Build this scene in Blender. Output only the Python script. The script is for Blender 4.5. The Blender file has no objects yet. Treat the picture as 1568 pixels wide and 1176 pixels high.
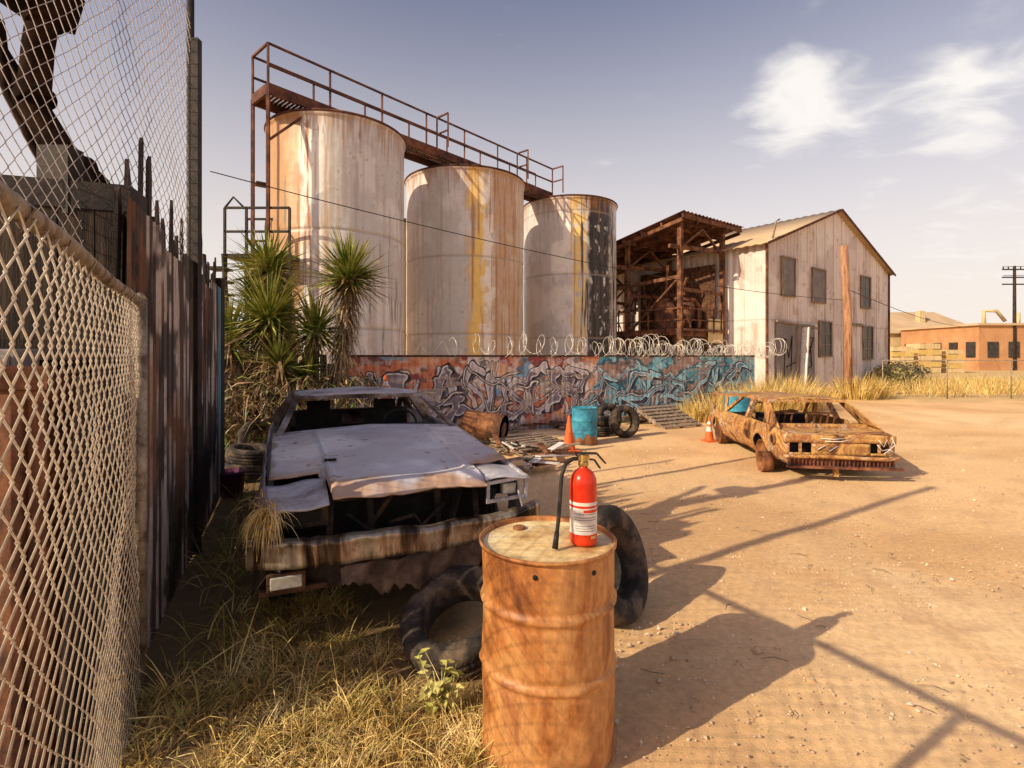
import bpy, math, random
import numpy as np
from mathutils import Vector, Matrix
random.seed(7)
S = bpy.context.scene
COL = S.collection

# ------------------------------------------------------------------ noise
def _h(ix, iy, s):
    n = (ix.astype(np.int64)*374761393 + iy.astype(np.int64)*668265263 + s*144664817) & 0xffffffff
    n = ((n ^ (n >> 13))*1274126177) & 0xffffffff
    n = n ^ (n >> 16)
    return (n & 0xffff)/65535.0
def vn(x, y, s=0):
    x = np.asarray(x, float); y = np.asarray(y, float)
    ix = np.floor(x); iy = np.floor(y); fx = x-ix; fy = y-iy
    fx = fx*fx*(3-2*fx); fy = fy*fy*(3-2*fy)
    a = _h(ix, iy, s); b = _h(ix+1, iy, s); c = _h(ix, iy+1, s); d = _h(ix+1, iy+1, s)
    return (a*(1-fx)+b*fx)*(1-fy)+(c*(1-fx)+d*fx)*fy
def fbm(x, y, s=0, o=4):
    t = 0; a = .5; k = 0
    for i in range(o):
        t = t+a*vn(np.asarray(x)*2**i, np.asarray(y)*2**i, s+i*17); k += a; a *= .5
    return t/k
def sstep(a, b, x):
    t = np.clip((x-a)/(b-a), 0, 1); return t*t*(3-2*t)
def mixc(c, d, f):
    f = np.asarray(f)[..., None]; return c*(1-f)+np.array(d)*f

# ------------------------------------------------------------------ materials
def newmat(name):
    m = bpy.data.materials.new(name); m.use_nodes = True
    nt = m.node_tree
    return m, nt, nt.nodes['Principled BSDF']
def _coord(nt, stretch, kind='Object'):
    tc = nt.nodes.new('ShaderNodeTexCoord'); mp = nt.nodes.new('ShaderNodeMapping')
    mp.inputs['Scale'].default_value = stretch
    nt.links.new(tc.outputs[kind], mp.inputs['Vector']); return mp.outputs['Vector'], tc.outputs[kind]
def _noise(nt, vec, scale, detail=8, rough=.6, dist=0):
    n = nt.nodes.new('ShaderNodeTexNoise'); n.inputs['Scale'].default_value = scale
    n.inputs['Detail'].default_value = detail; n.inputs['Roughness'].default_value = rough
    n.inputs['Distortion'].default_value = dist
    nt.links.new(vec, n.inputs['Vector']); return n.outputs['Fac']
def _finish(nt, b, col, vec, fine, fscale, bump, bscale, bdist):
    f = _noise(nt, vec, fscale, 4, .7)
    mr = nt.nodes.new('ShaderNodeMapRange'); mr.inputs[1].default_value = .25; mr.inputs[2].default_value = .75
    mr.inputs[3].default_value = 1-fine; mr.inputs[4].default_value = 1+fine
    nt.links.new(f, mr.inputs[0])
    mx = nt.nodes.new('ShaderNodeVectorMath'); mx.operation = 'SCALE'
    nt.links.new(col, mx.inputs[0]); nt.links.new(mr.outputs[0], mx.inputs['Scale'])
    nt.links.new(mx.outputs[0], b.inputs['Base Color'])
    if bump:
        g = _noise(nt, vec, bscale, 4, .65)
        bp = nt.nodes.new('ShaderNodeBump'); bp.inputs['Strength'].default_value = bump
        bp.inputs['Distance'].default_value = bdist
        nt.links.new(g, bp.inputs['Height']); nt.links.new(bp.outputs[0], b.inputs['Normal'])
def mat(name, cols, scale=4, rough=.8, metal=0, bump=.4, bscale=30, stretch=(1, 1, 1), lim=(.35, .65),
        fine=.25, fscale=25, bdist=.01, dist=0, spec=.4):
    m, nt, b = newmat(name)
    v, raw = _coord(nt, stretch)
    f = _noise(nt, v, scale, 6, .62, dist)
    cr = nt.nodes.new('ShaderNodeValToRGB'); e = cr.color_ramp.elements
    n = len(cols)
    while len(e) < n: e.new(.5)
    for i, c in enumerate(cols):
        e[i].position = lim[0]+(lim[1]-lim[0])*i/max(1, n-1); e[i].color = (*c, 1)
    nt.links.new(f, cr.inputs['Fac'])
    _finish(nt, b, cr.outputs['Color'], v, fine, fscale, bump, bscale, bdist)
    b.inputs['Roughness'].default_value = rough; b.inputs['Metallic'].default_value = metal
    b.inputs['Specular IOR Level'].default_value = spec
    return m
def vcmat(name, rough=.8, metal=0, fine=.18, fscale=30, bump=.35, bscale=40, bdist=.01, stretch=(1, 1, 1), spec=.35):
    m, nt, b = newmat(name)
    v, raw = _coord(nt, stretch)
    a = nt.nodes.new('ShaderNodeVertexColor'); a.layer_name = 'Col'
    _finish(nt, b, a.outputs['Color'], v, fine, fscale, bump, bscale, bdist)
    b.inputs['Roughness'].default_value = rough; b.inputs['Metallic'].default_value = metal
    b.inputs['Specular IOR Level'].default_value = spec
    return m
def leafmat(name, cols, scale=3):
    return mat(name, cols, scale=scale, rough=.5, bump=0, fine=.3, fscale=12)

M_RUST = mat('rust', [(.07, .03, .018), (.22, .085, .035), (.36, .16, .06)], 5, .85, .1)
M_CATW = mat('catwalk_rust', [(.045, .02, .016), (.12, .045, .028), (.22, .09, .045)], 3, .85, .1, .2)
M_DRUM = mat('rusty_drum_paint', [(.06, .022, .012), (.20, .065, .02), (.42, .16, .045), (.54, .26, .09), (.36, .14, .05), (.20, .075, .03), (.44, .20, .08)], 2.4, .5, .08, .22, 45, (1, 1, .55), (.28, .74), .32, 30, dist=.7)
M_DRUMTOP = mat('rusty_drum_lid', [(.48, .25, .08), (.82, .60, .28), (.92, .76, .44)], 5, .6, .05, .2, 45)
M_DRUST = mat('dark_rust', [(.03, .015, .01), (.09, .04, .02), (.17, .075, .035)], 6, .9)
M_CHAR = mat('charred_steel', [(.012, .01, .009), (.035, .024, .018), (.10, .06, .035)], 6, .85, .2)
M_TORN = mat('torn_steel', [(.03, .02, .015), (.10, .06, .035), (.20, .135, .09)], 5, .8, .2)
M_IRON = mat('dark_iron', [(.02, .017, .016), (.05, .035, .03)], 8, .7, .3)
M_BLACK = mat('soot_and_hole_shade', [(.006, .006, .006), (.02, .017, .015)], 8, .9)  # near-black soot; also painted in for the shade inside holes
M_GALV = mat('galvanised_wire', [(.46, .38, .30), (.74, .64, .50)], 30, .4, .5, 0)
M_GALVD = mat('weathered_wire', [(.28, .22, .20), (.52, .44, .40)], 30, .5, .4, 0)
M_WIRE = mat('razor_wire', [(.7, .66, .58), (.85, .8, .7)], 5, .35, .3, 0)
M_PIPE = mat('galvanised_pipe', [(.14, .10, .07), (.32, .25, .18), (.42, .34, .26)], 14, .55, .4, .5, 60)
M_TIRE = mat('tire_rubber', [(.014, .012, .010), (.04, .031, .025), (.15, .105, .07)], 7, .9, 0, .7, 50)
M_WOOD = mat('dark_wood', [(.012, .008, .006), (.032, .02, .014), (.065, .042, .028)], 3, .9, 0, .7, 20, (6, 6, .5))
M_WOOD2 = mat('weathered_wood', [(.12, .08, .055), (.28, .2, .14), (.4, .31, .23)], 3, .9, 0, .7, 20, (6, 6, .5))
M_POLE = mat('brown_pole', [(.18, .08, .04), (.38, .19, .10), (.48, .27, .15)], 3, .85, 0, .5, 20, (5, 5, .5))
M_RED = mat('extinguisher_red', [(.60, .02, .008), (.78, .06, .012)], 3, .25, 0, .03, 20, fine=.1)
M_WHITE = mat('white_paint', [(.6, .55, .5), (.82, .78, .74)], 5, .6, 0, .1)
M_ORANGE = mat('cone_orange', [(.62, .10, .02), (.8, .17, .03)], 5, .6, 0, .1)
M_YELLOW = mat('yellow_paint', [(.5, .33, .09), (.66, .48, .18)], 5, .7)
M_BLUE = mat('blue_paint', [(.02, .12, .2), (.04, .26, .38), (.07, .36, .48)], 4, .6, 0, .2)
M_CREAM = mat('cream_siding', [(.50, .36, .18), (.68, .54, .3)], 2, .8, 0, .3, 10, (3, 3, .3))
M_BRASS = mat('brass', [(.4, .25, .08), (.55, .36, .12)], 8, .35, .8, 0)
M_RUBBER = mat('hose_rubber', [(.012, .01, .01), (.03, .027, .025)], 8, .6, 0, .1)
M_PURPLE = mat('purple_plastic', [(.09, .02, .06), (.16, .04, .1)], 5, .6, 0, 0)
M_GREEN = leafmat('leaf_green', [(.03, .07, .01), (.12, .17, .02), (.28, .30, .05)])
M_GREEN2 = leafmat('leaf_yellow_green', [(.16, .19, .03), (.42, .40, .09), (.62, .56, .22)])
M_DEAD = leafmat('dead_leaf', [(.07, .045, .02), (.24, .15, .075), (.5, .34, .18)])
M_STRAW = leafmat('dry_straw', [(.34, .20, .05), (.68, .46, .14), (.85, .66, .30)])
M_GRASSG = leafmat('weed_green', [(.10, .11, .015), (.28, .25, .045), (.52, .43, .13)])
M_FARCAR = mat('burnt_ochre_body', [(.025, .015, .011), (.12, .05, .022), (.36, .16, .05), (.58, .34, .11), (.30, .11, .04), (.56, .40, .24), (.10, .045, .028), (.42, .18, .06)], 2.4, .75, .05, .4, 30, lim=(.30, .72), dist=1.0, fine=.3)
M_FARRED = mat('burnt_red_bumper', [(.05, .025, .018), (.20, .065, .035), (.34, .15, .07)], 6, .8)
M_CAR = mat('faded_grey_body', [(.08, .045, .03), (.28, .24, .24), (.50, .47, .49), (.58, .55, .58)], 3, .5, .1, .2, 30, lim=(.28, .6), dist=.5)
M_BUMPER = mat('burnt_bumper', [(.03, .02, .014), (.12, .08, .05), (.36, .27, .18), (.52, .44, .34), (.14, .09, .055)], 3, .33, .6, .12, 18, stretch=(2.5, 1, .6), dist=.6)
M_LAMP = mat('lamp_lens', [(.35, .33, .28), (.6, .57, .5)], 10, .2, .1, .1)
M_DARKPANE = mat('dark_pane', [(.02, .017, .016), (.06, .05, .045)], 3, .4, 0, 0)
M_BOARD = mat('grey_board', [(.16, .14, .135), (.26, .23, .22)], 2, .8)
M_BRICK = mat('brick_red', [(.42, .20, .09), (.55, .30, .14)], .5, .9, 0, 0)
M_ROOFT = mat('tan_roof', [(.46, .32, .19), (.58, .42, .26)], .3, .9, 0, 0)
M_STONE = mat('gravel_stone', [(.30, .20, .12), (.58, .42, .27), (.82, .68, .50)], 4, .9, 0, 0)
M_DRYB = leafmat('dusty_foliage', [(.10, .09, .03), (.26, .20, .08), (.44, .34, .14)])
M_VC = vcmat('painted_wall')
M_VCT = vcmat('tank_paint', rough=.42, fine=.10, fscale=6, bump=.12, bscale=9, bdist=.02)
M_VCG = vcmat('dirt', rough=.95, fine=.20, fscale=22, bump=.6, bscale=110, bdist=.008, spec=.1)
M_VCH = vcmat('hood_paint', rough=.36, fine=.08, fscale=12, bump=.08, bscale=18, bdist=.01)

# ------------------------------------------------------------------ mesh builder
class MB:
    def __init__(s): s.v = []; s.f = []; s.m = []; s.s = []
    def add(s, vs, fs, m=0, sm=False):
        o = len(s.v); s.v.extend([tuple(v) for v in vs])
        for f in fs:
            s.f.append(tuple(i+o for i in f)); s.m.append(m); s.s.append(sm)
    def box(s, c, sz, m=0, R=None):
        x, y, z = [q/2 for q in sz]
        vs = [Vector((a, b, d)) for a in (-x, x) for b in (-y, y) for d in (-z, z)]
        if R is not None: vs = [R @ v for v in vs]
        c = Vector(c)
        s.add([v+c for v in vs], [(0, 1, 3, 2), (4, 6, 7, 5), (0, 4, 5, 1), (2, 3, 7, 6), (0, 2, 6, 4), (1, 5, 7, 3)], m)
    def beam(s, a, b, w, h, m=0, up=(0, 0, 1)):
        a = Vector(a); b = Vector(b); d = b-a; L = d.length; d.normalize(); up = Vector(up)
        if abs(d.dot(up)) > .98: up = Vector((0, 1, 0))
        x = d.cross(up).normalized(); z = x.cross(d)
        R = Matrix((x, d, z)).transposed()
        s.box((a+b)/2, (w, L, h), m, R)
    def tube(s, pts, r, n=6, m=0, closed=False, sm=True, caps=True):
        pts = [Vector(p) for p in pts]; k = len(pts)
        rs = r if hasattr(r, '__len__') else [r]*k
        vs = []; px = None
        for i, p in enumerate(pts):
            if closed: t = pts[(i+1) % k]-pts[i-1]
            else: t = pts[min(i+1, k-1)]-pts[max(i-1, 0)]
            if t.length < 1e-9: t = Vector((0, 0, 1))
            t.normalize()
            if px is None:
                px = t.cross(Vector((0, 0, 1)))
                if px.length < .1: px = t.cross(Vector((0, 1, 0)))
            else: px = px-t*px.dot(t)
            px.normalize(); py = t.cross(px)
            for j in range(n):
                a = 2*math.pi*j/n
                vs.append(p+(px*math.cos(a)+py*math.sin(a))*rs[i])
        fs = []
        for i in range(k if closed else k-1):
            i2 = (i+1) % k
            for j in range(n):
                fs.append((i*n+j, i*n+(j+1) % n, i2*n+(j+1) % n, i2*n+j))
        if caps and not closed:
            fs.append(tuple(range(n-1, -1, -1))); fs.append(tuple((k-1)*n+j for j in range(n)))
        s.add(vs, fs, m, sm)
    def lathe(s, prof, n=32, m=0, c=(0, 0, 0), R=None, sm=True, fn=None):
        c = Vector(c); vs = []
        for (r, z) in prof:
            for j in range(n):
                a = 2*math.pi*j/n
                rr = r+(fn(a, z, r) if fn else 0)
                v = Vector((rr*math.cos(a), rr*math.sin(a), z))
                if R is not None: v = R @ v
                vs.append(v+c)
        fs = []
        for i in range(len(prof)-1):
            for j in range(n):
                fs.append((i*n+j, i*n+(j+1) % n, (i+1)*n+(j+1) % n, (i+1)*n+j))
        s.add(vs, fs, m, sm)
    def grid(s, fn, nu, nv, m=0, sm=True):
        vs = [fn(i/nu, j/nv) for j in range(nv+1) for i in range(nu+1)]
        fs = [(j*(nu+1)+i, j*(nu+1)+i+1, (j+1)*(nu+1)+i+1, (j+1)*(nu+1)+i) for j in range(nv) for i in range(nu)]
        s.add(vs, fs, m, sm)
    def obj(s, name, mats, parent=None, loc=None, solid=0, bevel=0):
        me = bpy.data.meshes.new(name); me.from_pydata(s.v, [], s.f)
        if not isinstance(mats, (list, tuple)): mats = [mats]
        for q in mats: me.materials.append(q)
        me.polygons.foreach_set('material_index', s.m)
        me.polygons.foreach_set('use_smooth', s.s); me.update()
        o = bpy.data.objects.new(name, me); COL.objects.link(o)
        if loc is not None: o.location = loc
        if parent is not None: o.parent = parent
        if bevel:
            b = o.modifiers.new('bevel', 'BEVEL'); b.width = bevel; b.segments = 2; b.limit_method = 'ANGLE'
        if solid:
            b = o.modifiers.new('solid', 'SOLIDIFY'); b.thickness = solid; b.offset = 0
        return o
def empty(name, M=None):
    o = bpy.data.objects.new(name, None); COL.objects.link(o)
    if M is not None: o.matrix_world = M
    return o
def frame(o, X, Z=(0, 0, 1)):
    X = Vector(X).normalized(); Z = Vector(Z).normalized(); Y = Z.cross(X)
    M = Matrix((X, Y, Z)).transposed().to_4x4(); M.translation = Vector(o); return M
def npgrid(name, X, Y, Z, C, mt, parent=None, smooth=True):
    nv, nu = X.shape
    co = np.stack([X, Y, Z], -1).reshape(-1, 3).astype(np.float32)
    idx = np.arange(nv*nu).reshape(nv, nu)
    q = np.stack([idx[:-1, :-1], idx[:-1, 1:], idx[1:, 1:], idx[1:, :-1]], -1).reshape(-1, 4)
    me = bpy.data.meshes.new(name)
    me.vertices.add(len(co)); me.vertices.foreach_set('co', co.ravel())
    me.loops.add(q.size); me.loops.foreach_set('vertex_index', q.ravel().astype(np.int32))
    me.polygons.add(len(q)); me.polygons.foreach_set('loop_start', np.arange(0, q.size, 4, dtype=np.int32))
    try: me.polygons.foreach_set('loop_total', np.full(len(q), 4, dtype=np.int32))
    except Exception: pass
    me.update(calc_edges=True)
    me.polygons.foreach_set('use_smooth', [smooth]*len(q))
    ca = me.color_attributes.new('Col', 'FLOAT_COLOR', 'POINT')
    cc = np.ones((nv*nu, 4), np.float32); cc[:, :3] = np.clip(C.reshape(-1, 3), 0, 1)
    ca.data.foreach_set('color', cc.ravel())
    me.materials.append(mt)
    o = bpy.data.objects.new(name, me); COL.objects.link(o)
    if parent: o.parent = parent
    return o

# ------------------------------------------------------------------ camera
cam = bpy.data.cameras.new('camera'); co = bpy.data.objects.new('camera', cam); COL.objects.link(co)
co.location = (0, 0, 1.67); co.rotation_euler = (math.radians(90), 0, 0)
cam.lens = 18.37; cam.sensor_width = 36; cam.shift_y = -.0274; cam.clip_end = 5000; cam.clip_start = .05
S.camera = co
S.view_settings.view_transform = 'Standard'; S.view_settings.look = 'None'; S.view_settings.exposure = 0

# ------------------------------------------------------------------ light
EL = math.radians(30); TS = Vector((-.85*math.cos(EL), -.53*math.cos(EL), math.sin(EL))).normalized()
sl = bpy.data.lights.new('sun', 'SUN'); sl.energy = 5; sl.angle = math.radians(.5); sl.color = (1, .85, .60)
so = bpy.data.objects.new('sun', sl); COL.objects.link(so)
so.rotation_euler = TS.to_track_quat('Z', 'Y').to_euler(); so.location = (-10, -6, 10)
W = bpy.data.worlds.new('World'); S.world = W; W.use_nodes = True
nt = W.node_tree; bg = nt.nodes['Background']
sky = nt.nodes.new('ShaderNodeTexSky'); sky.sky_type = 'NISHITA'; sky.sun_disc = False
sky.sun_elevation = EL; sky.sun_rotation = math.atan2(-.85, -.53) % (2*math.pi)
sky.air_density = 1.0; sky.dust_density = 1.5; sky.ozone_density = 2.0
tc = nt.nodes.new('ShaderNodeTexCoord')
def N(t, **k):
    n = nt.nodes.new(t)
    for a, b in k.items(): setattr(n, a, b)
    return n
def L(a, b): nt.links.new(a, b)
sep = N('ShaderNodeSeparateXYZ'); L(tc.outputs['Generated'], sep.inputs[0])
hz = N('ShaderNodeMapRange'); hz.interpolation_type = 'SMOOTHSTEP'
hz.inputs[1].default_value = .66; hz.inputs[2].default_value = -.02; hz.inputs[3].default_value = 0; hz.inputs[4].default_value = .97
L(sep.outputs['Z'], hz.inputs[0])
tint = N('ShaderNodeMix', data_type='RGBA', blend_type='MULTIPLY'); tint.inputs[0].default_value = 1
L(sky.outputs[0], tint.inputs[6]); tint.inputs[7].default_value = (2.15, 1.55, 1.42, 1)
mh = N('ShaderNodeMix', data_type='RGBA'); L(hz.outputs[0], mh.inputs[0]); L(tint.outputs[2], mh.inputs[6])
mh.inputs[7].default_value = (10.7, 9.6, 8.7, 1)
ad = N('ShaderNodeMath', operation='ADD'); L(sep.outputs['Z'], ad.inputs[0]); ad.inputs[1].default_value = .12
dv = N('ShaderNodeVectorMath', operation='SCALE')
iv = N('ShaderNodeMath', operation='DIVIDE'); iv.inputs[0].default_value = 1; L(ad.outputs[0], iv.inputs[1])
L(tc.outputs['Generated'], dv.inputs[0]); L(iv.outputs[0], dv.inputs['Scale'])
mp = N('ShaderNodeMapping'); mp.inputs['Rotation'].default_value = (0, 0, -.75); mp.inputs['Scale'].default_value = (1.5, 2.0, 1)
L(dv.outputs[0], mp.inputs[0])
cn = N('ShaderNodeTexNoise'); cn.inputs['Scale'].default_value = 2.6; cn.inputs['Detail'].default_value = 7; cn.inputs['Roughness'].default_value = .5; cn.inputs['Distortion'].default_value = .35
L(mp.outputs[0], cn.inputs['Vector'])
def blob(u, v, rad, amp):
    d = Vector(((u-784)/800, 1, (545-v)/800)).normalized()
    vd = N('ShaderNodeVectorMath', operation='DISTANCE'); L(tc.outputs['Generated'], vd.inputs[0]); vd.inputs[1].default_value = d
    m = N('ShaderNodeMapRange'); m.interpolation_type = 'SMOOTHSTEP'
    m.inputs[1].default_value = rad; m.inputs[2].default_value = 0; m.inputs[3].default_value = 0; m.inputs[4].default_value = amp
    L(vd.outputs['Value'], m.inputs[0]); return m.outputs[0]
acc = None
for bdef in [(1225, 140, .15, .62), (1190, 200, .10, .50), (1340, 165, .15, .30), (1470, 130, .13, .28), (1568, 90, .18, .5), (1500, 330, .25, .28)]:
    o_ = blob(*bdef)
    if acc is None: acc = o_
    else:
        a_ = N('ShaderNodeMath', operation='ADD'); L(acc, a_.inputs[0]); L(o_, a_.inputs[1]); acc = a_.outputs[0]
nm = N('ShaderNodeMath', operation='MULTIPLY_ADD'); L(cn.outputs['Fac'], nm.inputs[0]); nm.inputs[1].default_value = 2.2; nm.inputs[2].default_value = -.70
a_ = N('ShaderNodeMath', operation='ADD'); L(acc, a_.inputs[0]); L(nm.outputs[0], a_.inputs[1])
cm = N('ShaderNodeMapRange'); cm.interpolation_type = 'SMOOTHSTEP'
cm.inputs[1].default_value = .68; cm.inputs[2].default_value = 1.5; cm.inputs[3].default_value = 0; cm.inputs[4].default_value = .95
L(a_.outputs[0], cm.inputs[0])
mc = N('ShaderNodeMix', data_type='RGBA'); L(cm.outputs[0], mc.inputs[0]); L(mh.outputs[2], mc.inputs[6]); mc.inputs[7].default_value = (11.2, 10.7, 10.2, 1)
L(mc.outputs[2], bg.inputs[0]); bg.inputs[1].default_value = .09

# ------------------------------------------------------------------ ground
n = 421; t = np.linspace(-1, 1, n); g = 1500*np.sinh(9*t)/np.sinh(9)
GX, GY = np.meshgrid(g+.3, g+3.0)
r = np.hypot(GX, GY)
GZ = (fbm(GX*1.3, GY*1.3, 3, 5)-.5)*.05*sstep(40, 15, r)+(fbm(GX*14, GY*14, 9, 2)-.5)*.010*sstep(14, 6, r)
c = np.ones(GX.shape+(3,))*np.array((.84, .55, .28))
f = fbm(GX*.5, GY*.9, 5, 5); c = mixc(c, (.72, .44, .21), sstep(.45, .7, f))
f = fbm(GX*.35+9, GY*.35, 8, 4); c = mixc(c, (.92, .66, .37), sstep(.5, .7, f)*.8)
f = fbm(GX*6, GY*6, 12, 4); c = mixc(c, (.60, .36, .19), sstep(.55, .75, f)*.45)
tr_ = np.abs(fbm(GX*.8-GY*.15, GY*.12, 14, 3)-.5); c = mixc(c, (.68, .43, .22), sstep(.04, .0, tr_)*.55)
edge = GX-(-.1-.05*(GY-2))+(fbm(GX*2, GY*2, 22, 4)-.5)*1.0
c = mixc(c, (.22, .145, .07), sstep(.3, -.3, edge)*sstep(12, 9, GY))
c = mixc(c, (.62, .44, .19), sstep(18.5, 21, GY+(f-.5)*3)*.8)
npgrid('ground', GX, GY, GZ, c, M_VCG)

# gravel
mb = MB()
def stone(x, y, s, z=0, m=0):
    q = [Vector(d)*s*random.uniform(.6, 1.3) for d in ((1, 0, 0), (-1, 0, 0), (0, 1, 0), (0, -1, 0), (0, 0, .7), (0, 0, -.5))]
    R = Matrix.Rotation(random.uniform(0, 6.28), 3, 'Z') @ Matrix.Rotation(random.uniform(-.5, .5), 3, 'X')
    q = [R @ v+Vector((x, y, z+s*.2)) for v in q]
    mb.add(q, [(0, 2, 4), (2, 1, 4), (1, 3, 4), (3, 0, 4), (2, 0, 5), (1, 2, 5), (3, 1, 5), (0, 3, 5)], m)
for i in range(12000):
    y = 1.5+abs(random.gauss(0, 1))*3.5+random.random()*2; x = random.uniform(-.2, 1)*y*1.1
    if x < .2 and y < 9: continue
    s = random.choice([.003, .004, .005, .006, .009])*random.uniform(.7, 1.4)
    if random.random() < .015: s = random.uniform(.012, .024)
    stone(x, y, s)
for i in range(700):
    x = random.uniform(.3, 14); y = random.uniform(6, 18); stone(x, y, random.uniform(.008, .022))
stone(1.38, 2.95, .035); stone(.9, 3.2, .02)
mb.obj('gravel', M_STONE)
mb = MB()
for i in range(40):
    x = random.uniform(.4, 3.5); y = random.uniform(1.9, 6); a = random.uniform(0, 6.28); l_ = random.uniform(.04, .14)
    mb.tube([(x, y, .012), (x+l_*.5*math.cos(a), y+l_*.5*math.sin(a), .016), (x+l_*math.cos(a+.3), y+l_*math.sin(a+.3), .01)], .0022, 4)
mb.obj('twigs', M_WOOD2)

# ------------------------------------------------------------------ blades / grass
def blade(mb, p, d, Ln, w, droop=.5, m=0, k=3, twist=None):
    p = Vector(p); d = Vector(d).normalized()
    side = d.cross(Vector((0, 0, 1)))
    if side.length < .05: side = Vector((math.cos(twist or 1), math.sin(twist or 1), 0))
    side.normalize()
    if twist is not None: side = (Matrix.Rotation(twist, 3, d) @ side)
    vs = []; q = p.copy(); dd = d.copy()
    for i in range(k+1):
        tt = i/k; ww = w*(1-tt)**.8 if i < k else 0.0005
        if i == 0: ww = w*.7
        vs += [q-side*ww, q+side*ww]
        q = q+dd*(Ln/k); dd = (dd+Vector((0, 0, -droop/k))).normalized()
    mb.add(vs, [(2*i, 2*i+1, 2*i+3, 2*i+2) for i in range(k)], m, True)
mb = MB()
def tuft(x, y, n, h, spread, ms=(0,), w=.003, z=0):
    for i in range(n):
        a = random.uniform(0, 6.28); rr = random.uniform(0, spread)
        dz = random.uniform(.2, 1.5)
        blade(mb, (x+math.cos(a)*rr, y+math.sin(a)*rr, z), (math.cos(a+random.uniform(-1, 1)), math.sin(a+random.uniform(-1, 1)), dz), h*random.uniform(.5, 1.3), w*random.uniform(.6, 1.3), random.uniform(.3, 1.6), random.choice(ms), 3, random.uniform(-1, 1))
for i in range(2800):
    y = random.uniform(1.7, 3.7); x = random.uniform(-1.75, .0) if y > 2.2 else random.uniform(-1.6, .05)
    if x > -.75 and y > 2.95: continue
    if fbm(x*2.2, y*2.2, 31, 3) < (.28 if y < 2.6 else .45): continue
    tuft(x, y, random.randint(5, 10), random.uniform(.05, .16), .07, (0, 0, 0, 0, 1), .0026)
for i in range(45):
    y = random.uniform(1.9, 3.4); x = random.uniform(-1.8, -.2)
    if x > -.9 and y > 2.8: continue
    tuft(x, y, 10, random.uniform(.16, .32), .05, (1, 0, 0), .0035)
for i in range(60):
    y = random.uniform(2.2, 6.5); x = -1.62-.43*(y-2.6)+random.uniform(-.1, .22)
    tuft(x, y, 10, random.uniform(.2, .45), .06, (1, 1, 0), .004)
for i in range(45): tuft(-.05+random.uniform(-.2, .0), 2.1+random.uniform(-.2, .35), 8, .1, .05, (0,), .003)
mb.obj('dry_grass', [M_STRAW, M_GRASSG])
mb = MB()
def bush(x, y, n, h, sp):
    for i in range(n):
        a = random.uniform(0, 6.28); rr = sp*math.sqrt(random.random())
        blade(mb, (x+math.cos(a)*rr, y+math.sin(a)*rr, 0), (math.cos(a)*.45, math.sin(a)*.45, random.uniform(.8, 1.6)), h*random.uniform(.6, 1.15)*(1-.4*rr/sp), .012, random.uniform(.1, .8), 0 if random.random() < .9 else 1, 3, random.uniform(-1, 1))
for (x, y, n, h, s) in [(5.2, 13.5, 500, 1.0, .6), (6.0, 14.0, 600, 1.25, .7), (6.9, 14.4, 700, 1.4, .8), (7.8, 15.2, 700, 1.45, .8), (8.7, 16.2, 700, 1.4, .8), (9.5, 17.4, 400, 1.2, .7), (10.4, 18.7, 200, .8, .6), (4.6, 13.3, 200, .7, .4), (13.3, 20.2, 500, 1.3, .7), (14.1, 20.7, 500, 1.2, .7), (12.2, 20.0, 120, .6, .4)]:
    bush(x, y, n, h, s)
for i in range(300):
    x = random.uniform(15.5, 42); y = random.uniform(20.8, 29)+(x-15)*.15
    bush(x, y, 40, random.uniform(.6, 1.1), .8)
mb.obj('golden_grass', [M_STRAW, M_GRASSG])

# ------------------------------------------------------------------ steel drum foreground
D = empty('steel_drum', frame((.154, 2.28, 0), (1, 0, 0)))
prof = []
for i in range(81):
    z = .012+.86*i/80
    rr = .286
    for zc in (.375, .645):
        rr += .012*math.exp(-((z-zc)/.012)**2)-.005*math.exp(-((z-zc-.028)/.012)**2)-.005*math.exp(-((z-zc+.028)/.012)**2)
    prof.append((rr, z))
mb = MB(); prof = [(.28, 0), (.296, .0), (.297, .014)]+prof+[(.297, .868), (.298, .88), (.293, .885), (.286, .88), (.284, .862)]
def dn(a, z, r):
    ca, sa = math.cos(a), math.sin(a)
    return .020*(float(fbm(ca*2+5, z*3+sa*2, 5, 2))-.5)*max(0, min(1, 6*z*(.88-z)))
mb.lathe(prof, 96, 0, fn=dn)
mb.obj('drum_shell', M_DRUM, D)
mb = MB(); mb.lathe([(.285, .862), (.27, .866), (.262, .862), (.2, .866), (.1, .868), (.0005, .868)], 72, 0)
mb.lathe([(.03, .866), (.03, .876), (.024, .879), (.0005, .879)], 20, 1, (-.12, .15, 0))
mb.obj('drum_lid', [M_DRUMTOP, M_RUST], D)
mb = MB()
for a in (-1.80, -.95):
    R = Matrix.Rotation(a, 3, 'Z') @ Matrix.Rotation(math.pi/2, 3, 'Y')
    mb.lathe([(.0005, .002), (.009, .002), (.011, -.004)], 14, 0, (math.cos(a)*.289, math.sin(a)*.289, .82), R)  # flat black disc stands in for the shade inside each hole
mb.obj('drum_holes', M_BLACK, D)

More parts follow.
